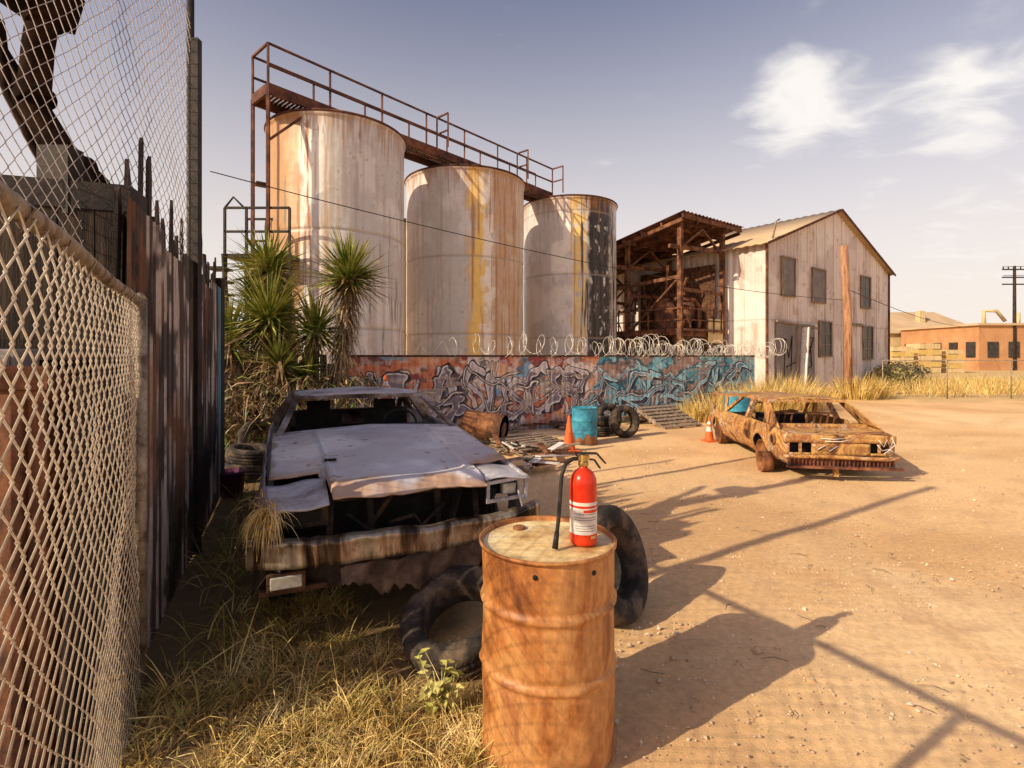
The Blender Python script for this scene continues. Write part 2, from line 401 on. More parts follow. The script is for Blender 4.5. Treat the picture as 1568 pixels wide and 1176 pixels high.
# fire extinguisher
E = empty('fire_extinguisher', frame((.305, 2.235, .872), (.97, .2, 0)))
mb = MB()
mb.lathe([(.0005, 0), (.05, 0), (.056, .006), (.0575, .015), (.0575, .255), (.055, .275), (.047, .295), (.034, .31), (.02, .318), (.017, .33)], 40, 0)
mb.obj('cylinder_body', M_RED, E)
mb = MB()
def lab(u, v): a = -math.pi*1.08+u*math.pi*1.1; return (math.cos(a)*.0582, math.sin(a)*.0582, .05+.11*v)
mb.grid(lab, 30, 1)
def lab2(u, v): a = -math.pi*1.08+u*math.pi*1.1; return (math.cos(a)*.0582, math.sin(a)*.0582, .170+.014*v)
mb.grid(lab2, 30, 1)
mb.obj('label', M_WHITE, E)
mb = MB()
for zz in (.065, .075, .085, .11, .12, .135):
    mb.grid(lambda u, v: (math.cos(-2.6+u*1.7)*.0586, math.sin(-2.6+u*1.7)*.0586, zz+.003*v), 16, 1, 0)
mb.grid(lambda u, v: (math.cos(-1.9+u*1.3)*.0587, math.sin(-1.9+u*1.3)*.0587, .142+.012*v), 8, 1, 2)
mb.grid(lambda u, v: (math.cos(-1.35+u*.5)*.0589, math.sin(-1.35+u*.5)*.0589, .032+.012*v), 8, 1, 1)
mb.obj('label_print', [M_BOARD, M_YELLOW, M_RED], E)
mb = MB()
mb.lathe([(.018, .325), (.022, .33), (.022, .345), (.016, .35), (.016, .375), (.0005, .377)], 16, 1)
mb.box((0, 0, .362), (.05, .022, .02), 1)
mb.beam((-.035, 0, .385), (.06, 0, .38), .02, .006, 0); mb.beam((.06, 0, .38), (.10, 0, .335), .02, .006, 0)
mb.beam((-.03, 0, .372), (-.035, 0, .39), .02, .006, 0)
mb.beam((-.02, 0, .362), (.05, 0, .352), .02, .006, 0); mb.beam((.05, 0, .352), (.075, 0, .315), .018, .006, 0)
mb.tube([(.02, .012, .36), (.03, .02, .372), (.02, .024, .385), (.01, .016, .375)], .0018, 6, 0)
mb.obj('valve_and_handle', [M_IRON, M_BRASS], E, bevel=.001)
mb = MB()
hp = [(-.02, 0, .36), (-.05, -.01, .362), (-.085, -.02, .345), (-.105, -.03, .30), (-.112, -.035, .24), (-.118, -.04, .17), (-.125, -.045, .11), (-.132, -.05, .07)]
hp2 = []
for i in range(len(hp)-1):
    for k in range(4):
        hp2.append(Vector(hp[i]).lerp(Vector(hp[i+1]), k/4))
hp2.append(Vector(hp[-1]))
mb.tube(hp2, .0085, 10, 0); mb.tube([hp[-1], (-.142, -.055, .005)], [.010, .013], 10, 0)
mb.obj('hose', M_RUBBER, E)

# ------------------------------------------------------------------ tires
def tire(name, M, R=.31, w=.19, parent=None, rim=False):
    mb = MB(); h = w/2
    prof = [(R*.6, -h*.7), (R*.62, -h*.85), (R*.78, -h*1.02), (R*.93, -h*.92), (R*.985, -h*.75), (R, -h*.55), (R, -h*.5), (R*.965, -h*.48), (R*.965, -h*.42), (R, -h*.4), (R*1.005, -.06*h), (R*.965, -.05*h), (R*.965, .05*h), (R*1.005, .06*h), (R, h*.4), (R*.965, h*.42), (R*.965, h*.48), (R, h*.5), (R, h*.55), (R*.985, h*.75), (R*.93, h*.92), (R*.78, h*1.02), (R*.62, h*.85), (R*.6, h*.7), (R*.58, 0), (R*.6, -h*.7)]
    mb.lathe(prof, 112, 0, fn=lambda a, z, r: (-.007 if (int(a*112/6.2832+.5+abs(z)*20) % 2 and r > R*.97 and abs(z) > h*.3) else 0))
    if rim:
        mb.lathe([(R*.6, -h*.6), (R*.5, -h*.5), (R*.45, 0), (R*.2, .02), (.0005, .03)], 24, 1)
        mb.lathe([(R*.6, h*.6), (R*.5, h*.5), (R*.45, .01)], 24, 1)
    o = mb.obj(name, [M_TIRE, M_DRUST])
    if parent: o.parent = parent; o.matrix_local = M
    else: o.matrix_world = M
    return o
def tm(loc, axis): return frame(loc, Vector(axis).orthogonal(), axis)
tire('tire', tm((.63, 3.38, .33), (.78, -.55, .30)), .36, .23)
tire('tire.001', tm((-.30, 2.92, .19), (-.22, -.42, .88)), .32, .21)
tire('tire.002', tm((2.30, 10.7, .33), (.35, -.9, .12)), .33, .2)
tire('tire.003', tm((2.05, 11.2, .33), (.45, -.85, .1)), .33, .2)
tire('tire.004', tm((1.75, 11.0, .12), (0, 0, 1)), .34, .2)
tire('tire.005', tm((1.75, 11.0, .34), (.05, 0, 1)), .33, .2)
tire('tire.006', tm((-3.6, 7.1, .12), (0, .1, 1)), .33, .2)
tire('tire.007', tm((-3.55, 7.15, .33), (.1, 0, 1)), .33, .2)
tire('tire.008', tm((-3.75, 7.8, .4), (.6, -.6, .3)), .34, .2)

# ------------------------------------------------------------------ near wrecked car
CAR = empty('wrecked_coupe', frame((-.62, 3.2, 0), (.917, .40, 0)))
def side_panel(name, sg, W, L, top, bot0, arches, mt, parent, bulge=.05, rows=9, ny=110, y0=.0):
    ty = [p[0] for p in top]; tz = [p[1] for p in top]
    mb = MB()
    def fn(u, v):
        y = y0+(L-y0)*u; zt = np.interp(y, ty, tz); zb = bot0+.02*math.sin(y*5)
        for (c_, cz, r_) in arches:
            if abs(y-c_) < r_: zb = max(zb, cz+math.sqrt(r_*r_-(y-c_)**2))
        zb = min(zb, zt-.03); z = zb+(zt-zb)*v
        mid = (bot0+zt)/2+.05
        x = W-bulge*((z-mid)/(zt-bot0)*2)**2-.10*max(0, (.55-y)/.55)**2-.08*max(0, (y-L+.5)/.5)**2
        x += .018*(float(fbm(y*3, z*4+sg*7, 41, 3))-.5)*2
        for (c_, cz, r_) in arches:
            dd = math.hypot(y-c_, z-cz)
            x += .025*math.exp(-((dd-r_)/.035)**2)
        return (sg*x, y, z)
    mb.grid(fn, ny, rows)
    return mb.obj(name, mt, parent, solid=.012)
topN = [(0, .74), (.12, .80), (.4, .85), (1.5, .97), (2.2, .98), (3.4, 1.0), (4.0, .97), (4.25, .9)]
for sg in (-1, 1):
    side_panel('side_panel', sg, .86, 4.25, topN, .36, [(.8, .33, .37), (3.35, .33, .37)], M_CAR, CAR)
xs = np.linspace(-.80, .78, 150); vv = np.linspace(0, 1, 110); HXg, V = np.meshgrid(xs, vv)
y0 = np.where(HXg < -.46, .40, np.where(HXg < .50, .0+.03*np.sin(HXg*9), .34)); y0 = y0+(fbm(HXg*9, HXg*0, 51, 3)-.5)*.06
HYg = y0+(1.52-y0)*V
HZg = .865+.15*sstep(-.2, 1.7, HYg)+.03*(1-(HXg/.8)**2)+(fbm(HXg*2.5, HYg*2.5, 52, 3)-.5)*.026
HZg = HZg-.05*sstep(.10, 0, V)*(np.abs(HXg) < .5)
HZg += .014*np.exp(-((np.abs(HXg)-.42-.05*V)/.02)**2)*sstep(0, .1, V)
HZg -= .03*np.exp(-((HXg-.1)**2/.05+(HYg-.3)**2/.01))
HZg += .03*sstep(.6, .8, HXg)*sstep(.5, .2, V)
c = np.ones(HXg.shape+(3,))*np.array((.60, .57, .60))
f = fbm(HXg*3, HYg*5, 55, 5); c = mixc(c, (.76, .74, .75), sstep(.45, .65, f))
f = fbm(HXg*1.5+4, HYg*1.5, 57, 5); c = mixc(c, (.48, .44, .48), sstep(.52, .68, f)*.7)
er = sstep(.24, 0.0, (HYg-y0)+(fbm(HXg*5, HYg*8, 58, 5)-.5)*.5); c = mixc(c, (.46, .23, .09), er*.75)
er2 = sstep(.05, .0, .80-np.abs(HXg)+(fbm(HXg*9, HYg*6, 59, 4)-.5)*.12); c = mixc(c, (.22, .11, .06), er2*.8)
f = fbm(HXg*16, HYg*16, 60, 3); c = mixc(c, (.3, .18, .12), sstep(.72, .82, f))
f = fbm(HXg*1.2, HYg*14, 61, 4); c = mixc(c, (.40, .36, .38), sstep(.62, .7, f)*.6)
o = npgrid('hood', HXg, HYg, HZg, c, M_VCH, CAR); md = o.modifiers.new('s', 'SOLIDIFY'); md.thickness = .012
mb = MB()
mb.grid(lambda u, v: (-.815+.345*u, .0+.38*v, .79+.07*v+.02*u+.008*math.sin(u*7+v*3)), 14, 12)
mb.grid(lambda u, v: (-.80+1.6*u, 1.5+.16*v, 1.03+.02*v-.04*abs(u-.5)*2), 14, 4)
mb.obj('headlight_lid', M_CAR, CAR, solid=.012)
mb = MB()
mb.box((-.42, .62, .955), (.10, .04, .02), 0, Matrix.Rotation(.15, 3, 'X')); mb.box((-.42, .60, .957), (.08, .012, .018), 1, Matrix.Rotation(.15, 3, 'X')); mb.obj('hood_vent', [M_CAR, M_BLACK], CAR, bevel=.004)
mb = MB()
mb.grid(lambda u, v: ((u-.5)*1.22, 2.18+.95*v, 1.265+.035*(1-(2*u-1)**2)+.02*math.sin(v*3.1)-.03*math.exp(-((u-.35)**2+(v-.4)**2)*18)+.02*(float(fbm(u*4, v*4, 71, 3))-.5)), 26, 18)
mb.obj('roof', M_CAR, CAR, solid=.018)
mb = MB()
for sg in (-1, 1):
    mb.beam((sg*.76, 1.52, .99), (sg*.60, 2.2, 1.26), .035, .03)
    mb.beam((sg*.82, 2.82, .97), (sg*.60, 2.78, 1.27), .05, .09)
    mb.beam((sg*.60, 2.18, 1.265), (sg*.60, 3.12, 1.265), .05, .04)
    mb.grid(lambda u, v: (sg*(.60+.20*v), 3.0+.25*u+.75*v*(.6+.4*u), 1.262-.28*v), 6, 10)
    mb.beam((sg*.60, 3.1, 1.26), (sg*.72, 4.0, .99), .06, .04)
mb.beam((-.62, 2.19, 1.27), (.62, 2.19, 1.27), .045, .03); mb.beam((-.62, 3.12, 1.27), (.62, 3.12, 1.27), .05, .035)
mb.grid(lambda u, v: ((u-.5)*1.6, 3.95+.3*v, .985-.06*v), 14, 4)
mb.grid(lambda u, v: ((u-.5)*1.6, 4.25, .4+.52*v), 14, 4)
mb.obj('pillars', mat('scorched_pillar_paint', [(.03, .02, .018), (.16, .10, .07), (.40, .34, .33)], 4, .7), CAR, solid=.01)
mb = MB()
mb.box((0, 2.2, .36), (1.5, 3.6, .05)); mb.box((0, 1.6, .72), (1.5, .05, .56)); mb.box((0, 3.3, .62), (1.3, .06, .5))
mb.box((0, 1.78, .88), (1.45, .25, .16)); mb.box((.36, 1.82, .98), (.4, .2, .08))
for sx in (-.36, .36):
    mb.box((sx, 2.6, .5), (.5, .5, .16)); mb.box((sx, 2.9, .82), (.48, .1, .5), 0, Matrix.Rotation(-.25, 3, 'X')); mb.box((sx, 2.98, 1.1), (.24, .08, .14), 0, Matrix.Rotation(-.25, 3, 'X'))
mb.tube([(.36+.17*math.cos(a), 2.1+.06*math.sin(a), .98+.15*math.sin(a)) for a in np.linspace(0, 6.283, 25)[:-1]], .012, 6, 0, True)
mb.beam((.36, 1.8, .88), (.36, 2.1, .98), .04, .04)
mb.box((0, .45, .58), (1.25, .06, .42)); mb.box((0, .9, .62), (.6, .6, .4)); mb.box((0, .9, .3), (1.3, .8, .06))
mb.obj('interior', M_BLACK, CAR, bevel=.01)
mb = MB()
mb.beam((-.8, .22, .79), (.8, .22, .79), .05, .03); mb.beam((-.8, .16, .47), (.8, .16, .47), .06, .05)
for x in (-.46, -.2, .22, .5): mb.beam((x, .18, .47), (x+random.uniform(-.04, .04), .2, .80), .035, .025)
mb.beam((-.3, .2, .5), (-.05, .3, .78), .03, .03); mb.beam((.3, .2, .5), (.42, .3, .8), .04, .02)
mb.tube([(-.1, .15, .62), (.05, .12, .66), (.1, .13, .58), (.25, .16, .70)], .012, 6)
mb.tube([(-.35, .16, .70), (-.25, .10, .62), (-.12, .12, .55), (-.02, .1, .50)], .008, 6)
mb.grid(lambda u, v: (-.8+.33*u, .12+.01*math.sin(9*u), .66+.12*v), 8, 4)
mb.obj('radiator_support', M_CHAR, CAR, solid=.006)
mb = MB()
for (a, b) in [((.52, .04, .83), (.80, .05, .85)), ((.52, .04, .71), (.80, .05, .72)), ((.52, .04, .70), (.52, .04, .84)), ((.80, .05, .70), (.80, .05, .86)), ((.52, .04, .83), (.52, .36, .885)), ((.80, .05, .85), (.80, .36, .88))]:
    mb.beam(a, b, .018, .018)
mb.grid(lambda u, v: (.50+.32*u, .02+.30*v, .855+.03*v+.012*math.sin(u*5)), 8, 6)
mb.obj('headlight_bay', M_CAR, CAR, solid=.006)
mb = MB()
mb.box((.66, .2, .775), (.27, .02, .13), 1); mb.box((.69, .10, .77), (.10, .05, .075), 0)
mb.box((.58, .13, .75), (.05, .05, .06), 1)
mb.box((-.63, .12, .73), (.24, .04, .07), 1)
mb.obj('headlight', [M_LAMP, M_BLACK], CAR, bevel=.008)
mb = MB()
def bump(u, v):
    x = -.90+1.80*u; a = math.pi*2*v
    ca, sa = math.cos(a), math.sin(a)
    sq = lambda q: math.copysign(abs(q)**.45, q)
    y = -.08+.16*abs(x/.9)**4+.055*sq(ca); z = .575+.078*sq(sa)+.015*x
    if ca < 0: y += .012*math.exp(-((sa-.1)/.2)**2)
    dt = float(fbm(x*3, a*.5, 81, 2))-.5; y += dt*.03
    fold = math.exp(-((x+.42)/.22)**2)
    y += .012*fold*math.sin(x*52+sa+3*math.sin(x*9))
    z += (float(fbm(x*2, 5, 83, 2))-.5)*.03-.02*math.exp(-((x-.1)/.12)**2)
    return (x, y, z)
mb.grid(bump, 220, 24); mb.box((-.9, .09, .565), (.01, .1, .12)); mb.box((.9, .09, .59), (.01, .1, .12))
mb.obj('bumper', M_BUMPER, CAR)
mb = MB()
mb.grid(lambda u, v: (-.84+1.5*u, .06+.05*math.sin(u*14)*(1-v)+.10*v, .33+.15*v+.05*(float(fbm(u*9, 1, 91, 3))-.5)*(1-v)), 60, 6)
mb.grid(lambda u, v: (-.42+.86*u, -.12-.05*v+.03*math.sin(u*11)+.02*math.sin(u*31+v*3), .48-(.05+.13*math.sin(u*2.6+.3)+.07*(float(fbm(u*12, 3, 95, 4))-.5)*2)*v+.05*u), 120, 8)
mb.grid(lambda u, v: (-.88+.10*u, .06+.5*v, .33+.12*u), 5, 8)
mb.obj('torn_valance', M_TORN, CAR, solid=.005)
mb = MB()
mb.box((-.70, .0, .415), (.2, .05, .10), 1); mb.box((-.70, -.028, .415), (.165, .012, .07), 0)
mb.box((-.66, .03, .35), (.36, .05, .03), 1)
mb.obj('turn_signal', [M_LAMP, M_DRUST], CAR, bevel=.008)
for sx in (-.72, .72):
    for yy in (.8, 3.35):
        tire('wheel', tm((sx, yy, .31), (1, 0, 0)), .31, .2, CAR, True)
mb = MB()
for i in range(150):
    blade(mb, (-.80+random.gauss(0, .025), .0+random.gauss(0, .02), .80+random.gauss(0, .02)), (random.gauss(-.1, .4), random.gauss(-.5, .3), random.gauss(.1, .5)), random.uniform(.1, .26), .004, 2.6, 0, 4, random.uniform(-1, 1))
mb.obj('dry_straw', M_STRAW, CAR)

# ------------------------------------------------------------------ far burnt car (rear towards camera)
FC = empty('burnt_hatchback', frame((4.38, 7.0, 0), (.995, -.10, 0)))
topF = [(0, .60), (.1, .64), (.6, .68), (1.3, .68), (2.5, .66), (3.2, .64), (3.8, .54)]
for sg in (-1, 1):
    side_panel('side_panel', sg, .74, 3.8, topF, .18, [(.78, .22, .29), (2.95, .22, .29)], M_FARCAR, FC, .06)
mb = MB()
mb.grid(lambda u, v: ((u-.5)*1.36, .02+.5*v, .615+.05*v-.02*math.sin(u*3.14)+.025*(float(fbm(u*5, v*3, 101, 3))-.5)), 24, 8)
mb.grid(lambda u, v: ((u-.5)*1.12, .98+1.05*v, .995+.03*(1-(2*u-1)**2)+.015*math.sin(v*3.1)+.012*(float(fbm(u*6, v*5, 102, 3))-.5)), 24, 14)
mb.grid(lambda u, v: ((u-.5)*1.2-.05, 2.55+1.1*v, .93+.03*u+.04*(float(fbm(u*4, v*4, 103, 3))-.5)-.02*v), 16, 12)
mb.grid(lambda u, v: ((u-.5)*1.42, -.01-.03*math.sin(u*3.14), .50+.115*v+.01*math.sin(u*11)), 24, 3)
mb.grid(lambda u, v: ((u-.5)*.74, -.045+.01*math.sin(u*9), .34+.16*v), 14, 4)
for sg in (-1, 1):
    mb.grid(lambda u, v: (sg*(.64+.07*u), -.02+.05*u, .34+.16*v), 4, 3)
    mb.grid(lambda u, v: (sg*(.37+.28*u), -.035, .34+.035*v), 6, 2)
    mb.beam((sg*.50, -.01, .37), (sg*.50, -.01, .51), .02, .02)
mb.obj('body_panels', M_FARCAR, FC, solid=.014)
mb = MB()
for sg in (-1, 1):
    mb.grid(lambda u, v: (sg*(.67-.12*v), .22+.50*u+(.68-.20*u)*v, .66+.33*v), 8, 8)
    mb.beam((sg*.55, .98, .985), (sg*.55, 2.05, .985), .045, .035)
    mb.beam((sg*.69, 1.45, .67), (sg*.55, 1.5, .985), .05, .07)
    mb.beam((sg*.68, 2.6, .66), (sg*.55, 2.03, .985), .04, .04)
    mb.beam((sg*.70, 2.55, .66), (sg*.66, 2.6, .94), .04, .04)
mb.beam((-.56, .97, .985), (.56, .97, .985), .05, .03); mb.beam((-.56, 2.05, .985), (.56, 2.05, .985), .05, .03)
mb.beam((-.62, .52, .67), (.62, .52, .67), .05, .04)
mb.beam((-.3, 2.45, .3), (-.22, 2.45, .95), .06, .05); mb.beam((-.66, 3.55, .3), (-.64, 3.5, .93), .05, .05)
mb.beam((.22, 1.3, .3), (.30, 1.32, .97), .05, .03)
mb.obj('window_frames', M_FARCAR, FC, solid=.012)
mb = MB()
mb.box((0, 1.9, .22), (1.3, 3.3, .04), 0); mb.box((0, .12, .42), (1.2, .04, .2), 0); mb.box((0, 2.5, .45), (1.3, .04, .4), 0)
for sx in (-.32, .32):
    for k in range(5): mb.beam((sx-.2+.1*k, 1.35, .3), (sx-.2+.1*k, 1.15, .78), .02, .02, 1)
    mb.beam((sx-.22, 1.15, .78), (sx+.22, 1.15, .78), .03, .03, 1); mb.beam((sx-.22, 1.35, .32), (sx+.22, 1.35, .32), .03, .03, 1)
mb.tube([(-.32+.16*math.cos(a), 2.0+.05*math.sin(a), .72+.15*math.sin(a)) for a in np.linspace(0, 6.283, 21)[:-1]], .012, 6, 0, True)
mb.box((.1, 3.0, .4), (.5, .6, .3), 0)
mb.grid(lambda u, v: ((u-.5)*1.0, .5+.5*v, .50+.1*float(fbm(u*5, v*5, 107, 3))), 12, 8, 0)
mb.obj('burnt_interior', [M_BLACK, M_RUST], FC)
mb = MB()
mb.grid(lambda u, v: (-.74+1.48*u, -.13+.08*abs(2*u-1)**5-.02*math.sin(v*3.14), .30+.05*v+.012*math.sin(u*5)), 40, 4, 1)
mb.beam((-.70, -.10, .20), (.74, -.11, .185), .07, .03, 0)
for k in range(27): mb.beam((-.66+.05*k, -.09, .20), (-.66+.05*k+random.uniform(-.01, .01), -.09, .31), .008, .02, 0)
mb.box((0, -.05, .255), (1.34, .02, .10), 0)
mb.beam((-.05, -.02, .06), (-.05, -.02, .2), .05, .05, 1)
mb.obj('rear_bumper', [M_FARRED, M_FARCAR], FC, solid=.004)
mb = MB()
for (x, y, r_, ax) in [(-.66, .78, .21, 1), (.66, .78, .21, 1), (-.66, 2.95, .21, 1), (.66, 2.95, .21, 1), (-.78, .46, .15, 1)]:
    R = Matrix.Rotation(math.pi/2, 3, 'Y')
    mb.lathe([(r_, -.07), (r_*.93, -.06), (r_*.88, -.02), (r_*.6, .0), (r_*.25, -.03), (.0005, -.03)], 26, 0, (x, y, r_+.0), R)
    mb.lathe([(r_, -.07), (r_*.95, 0), (r_, .07), (r_*.9, .06), (r_*.6, .0)], 26, 0, (x, y, r_), R)
mb.obj('bare_rims', M_RUST, FC)
mb = MB()
R = Matrix.Rotation(-math.pi/2, 3, 'Y')
mb.lathe([(.0005, .012), (.055, .012)], 18, 0, (-.735, .30, .50), R); mb.lathe([(.055, .0), (.07, .02), (.075, 0)], 18, 1, (-.735, .30, .50), R)  # black disc paints the dark inside of the opening, rust ring around it
mb.obj('fuel_hole', [M_BLACK, M_RUST], FC)
mb = MB()
for st in [[(.46, .56), (.52, .47), (.56, .57), (.60, .46), (.64, .56)], [(.44, .50), (.50, .42), (.58, .44), (.66, .40)], [(.62, .60), (.66, .5), (.58, .42), (.52, .38)]]:
    mb.tube([(p[0], -.075, p[1]) for p in st], .006, 4, 0)
for st in [[(-.25, .57), (-.1, .56), (.05, .575)], [(-.2, .53), (0, .53), (.1, .55)], [(-.3, .42), (-.2, .48), (-.15, .4), (-.05, .47)]]:
    mb.tube([(p[0], -.062, p[1]) for p in st], .006, 4, 0)
mb.obj('painted_tag', M_WHITE, FC)

# ------------------------------------------------------------------ graffiti wall
A = np.array((-3.18, 9.83)); B = np.array((7.15, 15.4)); Lw = np.linalg.norm(B-A); dw = (B-A)/Lw; nw = np.array((dw[1], -dw[0]))
H = 1.69
NU, NV = 1700, 250
s_, t_ = np.meshgrid(np.linspace(0, Lw, NU), np.linspace(0, H, NV))
rib = .005*np.abs(np.sin(s_*math.pi/.14))
WX = A[0]+dw[0]*s_+nw[0]*rib; WY = A[1]+dw[1]*s_+nw[1]*rib; WZ = t_-.02
split = 5.8
f1 = fbm(s_*1.2, t_*1.6, 201, 5); f2 = fbm(s_*2.4+5, t_*2.4, 202, 5); f3 = fbm(s_*7, t_*7, 203, 4)
c = np.ones(s_.shape+(3,))*np.array((.74, .23, .11))
c = mixc(c, (.88, .44, .24), sstep(.45, .52, f1)); c = mixc(c, (.38, .10, .09), sstep(.55, .60, f2)); c = mixc(c, (.85, .66, .60), sstep(.60, .66, f3)*.5)
c = mixc(c, (.26, .44, .60), sstep(.56, .59, fbm(s_*.9+3, t_*1.8, 207, 4)))
c = mixc(c, (.92, .84, .78), sstep(.62, .64, fbm(s_*1.7+3, t_*2.8, 208, 4))*.8)
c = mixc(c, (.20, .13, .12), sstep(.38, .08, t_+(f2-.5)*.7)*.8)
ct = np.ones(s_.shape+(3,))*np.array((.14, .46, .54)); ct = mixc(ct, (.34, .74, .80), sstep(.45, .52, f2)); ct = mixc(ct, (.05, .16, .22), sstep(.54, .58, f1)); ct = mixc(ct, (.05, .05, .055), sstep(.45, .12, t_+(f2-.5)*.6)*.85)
ct = mixc(ct, (.62, .34, .22), sstep(.60, .64, f1)*.7); ct = mixc(ct, (.8, .82, .8), sstep(.62, .66, f3)*.5)
ms = sstep(split-.05, split+.05, s_+(f2-.5)*.9)[..., None]
c = c*(1-ms)+ct*ms
wx = s_+(fbm(s_*1.6, t_*1.6, 211, 3)-.5)*.60+(fbm(s_*4, t_*4, 213, 2)-.5)*.06; wy = t_+(fbm(s_*1.6+9, t_*1.6, 212, 3)-.5)*.48+(fbm(s_*4, t_*4+4, 214, 2)-.5)*.06
LET = {
 'M': [[(0, 0), (.15, 1), (.5, .35), (.85, 1), (1, 0)]], 'U': [[(0, 1), (.05, .2), (.5, 0), (.95, .2), (1, 1)]],
 'A': [[(0, 0), (.45, 1), (.7, .9), (1, 0)], [(.1, .4), (1.05, .35)]], 'D': [[(0, 0), (.1, 1), (.8, .85), (1, .4), (.7, .05), (0, 0)]],
 'S': [[(1, .9), (.4, 1), (.1, .72), (.5, .5), (.95, .3), (.6, 0), (0, .1)]], 'C': [[(1, .85), (.5, 1), (.05, .6), (.15, .15), (.6, 0), (1.1, .2)]],
 'R': [[(0, 0), (.1, 1), (.8, .9), (.8, .55), (.2, .45), (1.1, -.05)]], 'E': [[(1, 1), (.1, .9), (.05, .1), (1.05, 0)], [(.1, .5), (.9, .55)]],
 'K': [[(.1, 1), (0, 0)], [(1, 1), (.1, .45), (1.05, 0)]], 'Z': [[(0, .9), (1, 1), (.1, .1), (1.1, 0)]],
 '1': [[(-.2, .2), (.3, .6), (.2, 1.1), (.8, .8), (1.3, 1.1)], [(.5, .8), (.9, .2), (1.4, .3)]], '2': [[(0, 1.1), (.5, .4), (1.2, .7), (1.0, -.1)], [(.2, 0), (.5, .5)]]}
def sdf(strokes):
    d = np.full(s_.shape, 9.0)
    for (x1, y1, x2, y2) in strokes:
        i0 = max(0, int((min(x1, x2)-.8)/Lw*NU)); i1 = min(NU, max(1, int((max(x1, x2)+.8)/Lw*NU)))
        px = wx[:, i0:i1]-x1; py = wy[:, i0:i1]-y1; vx = x2-x1; vy = y2-y1
        tt = np.clip((px*vx+py*vy)/(vx*vx+vy*vy+1e-9), 0, 1)
        d[:, i0:i1] = np.minimum(d[:, i0:i1], np.hypot(px-vx*tt, py-vy*tt)*(1.25-.5*tt))
    return d
def word(txt, s0, s1, b, h, fill, fill2, hi, w, al=1.0, seed=3, out=(.03, .022, .03), shadow=True):
    global c
    st = []; k = len(txt); cw = (s1-s0)/k; r_ = random.Random(seed)
    for i, ch in enumerate(txt):
        ox = s0+i*cw; hh = h*r_.uniform(.82, 1.12); bb = b+r_.uniform(-.08, .1); sk = r_.uniform(-.15, .45); ww = r_.uniform(.75, 1.05)
        for pl in LET[ch]:
            for p, q in zip(pl[:-1], pl[1:]):
                st.append((ox+(p[0]*ww+p[1]*sk)*cw, bb+p[1]*hh, ox+(q[0]*ww+q[1]*sk)*cw, bb+q[1]*hh))
    if shadow:
        d3 = sdf([(a+.07, b_-.06, c_+.07, d_-.06) for a, b_, c_, d_ in st]); c = mixc(c, (.05, .03, .05), sstep(w+.02, w+.0, d3)*.85*al)
    d = sdf(st)
    c = mixc(c, out, sstep(w+.03, w+.02, d)*.95*al)
    fl = mixc(np.ones(s_.shape+(3,))*np.array(fill), fill2, sstep(.42, .52, fbm(wx*2.2, wy*3.5, 220+seed, 4)))
    m_ = (sstep(w+.004, w-.008, d)*al)[..., None]; c = c*(1-m_)+fl*m_
    hl = sstep(.013, .006, np.abs(d-(w-.012))); c = mixc(c, hi, hl*.85*al)
word('121212', -.1, split+.2, .15, 1.15, (.35, .55, .72), (.95, .62, .40), (.95, .85, .75), .035, .9, 9, (.25, .1, .08), False)
word('12121', split-.2, Lw, .15, 1.15, (.10, .28, .36), (.5, .8, .86), (.85, .95, .95), .035, .8, 10, (.05, .12, .15), False)
word('KMUASDSCAR', .1, split-.1, .28, 1.05, (.30, .22, .25), (.74, .60, .58), (.96, .92, .88), .062)
word('CREAZKS', split+.1, Lw-.4, .30, 1.05, (.08, .26, .34), (.36, .78, .86), (.92, .98, .98), .052, 1, 4)
word('2121', .3, split, .35, .9, (.9, .4, .2), (.95, .8, .6), (.95, .9, .8), .012, .9, 15, (.05, .03, .03), False)
word('212', split, Lw-.5, .35, .9, (.1, .15, .2), (.8, .95, .95), (.95, .95, .95), .010, .9, 16, (.03, .05, .06), False)
drip = sstep(.70, .76, fbm(s_*14, t_*.8, 240, 2)); c = mixc(c, (.75, .64, .58), drip*.3)
c = mixc(c, (.55, .41, .33), sstep(.63, .68, fbm(s_*3.2, t_*9, 241, 5))*.75)
c = mixc(c, (.16, .11, .10), sstep(.66, .72, fbm(s_*5.2, t_*5, 242, 5))*.7)
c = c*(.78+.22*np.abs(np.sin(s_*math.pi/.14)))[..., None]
GW = empty('graffiti_wall')
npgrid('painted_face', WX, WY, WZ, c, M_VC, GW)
mb = MB()
a3 = Vector((A[0]-nw[0]*.09, A[1]-nw[1]*.09, H/2-.03)); b3 = Vector((B[0]-nw[0]*.09, B[1]-nw[1]*.09, H/2-.03))
mb.beam(a3, b3, .16, H-.02, 0)
mb.beam((a3.x, a3.y, H-.02), (b3.x, b3.y, H-.02), .22, .04, 1)
mb.obj('wall_core', [M_WOOD2, M_DRUST], GW)
mb = MB(); k = 0
for (sa, sb, pitch, R0) in [(.3, 2.4, .38, .15), (2.6, 6.6, .20, .19), (6.5, Lw+1.3, .10, .20), (7.2, Lw+.9, .13, .17)]:
    nn = int((sb-sa)/pitch*12); pts = []
    for i in range(nn):
        ss = sa+(sb-sa)*i/nn; a = 2*math.pi*i/12
        Rr = R0*(1+.55*(float(vn(ss*2.2, k, 301))-.5)*2)
        ss2 = ss+.14*math.sin(a*.5+k)+.08*math.sin(ss*9)+.08*math.sin(a*.31)
        x = A[0]+dw[0]*ss2+nw[0]*(Rr*math.cos(a)*.8-.05); y = A[1]+dw[1]*ss2+nw[1]*(Rr*math.cos(a)*.8-.05)
        pts.append((x, y, H+.0+Rr*(1+math.sin(a))*.9-.02*k+.05*math.sin(ss*5)))
    mb.tube(pts, .0055, 4, 0); k += 1
mb.obj('razor_wire', M_WIRE)

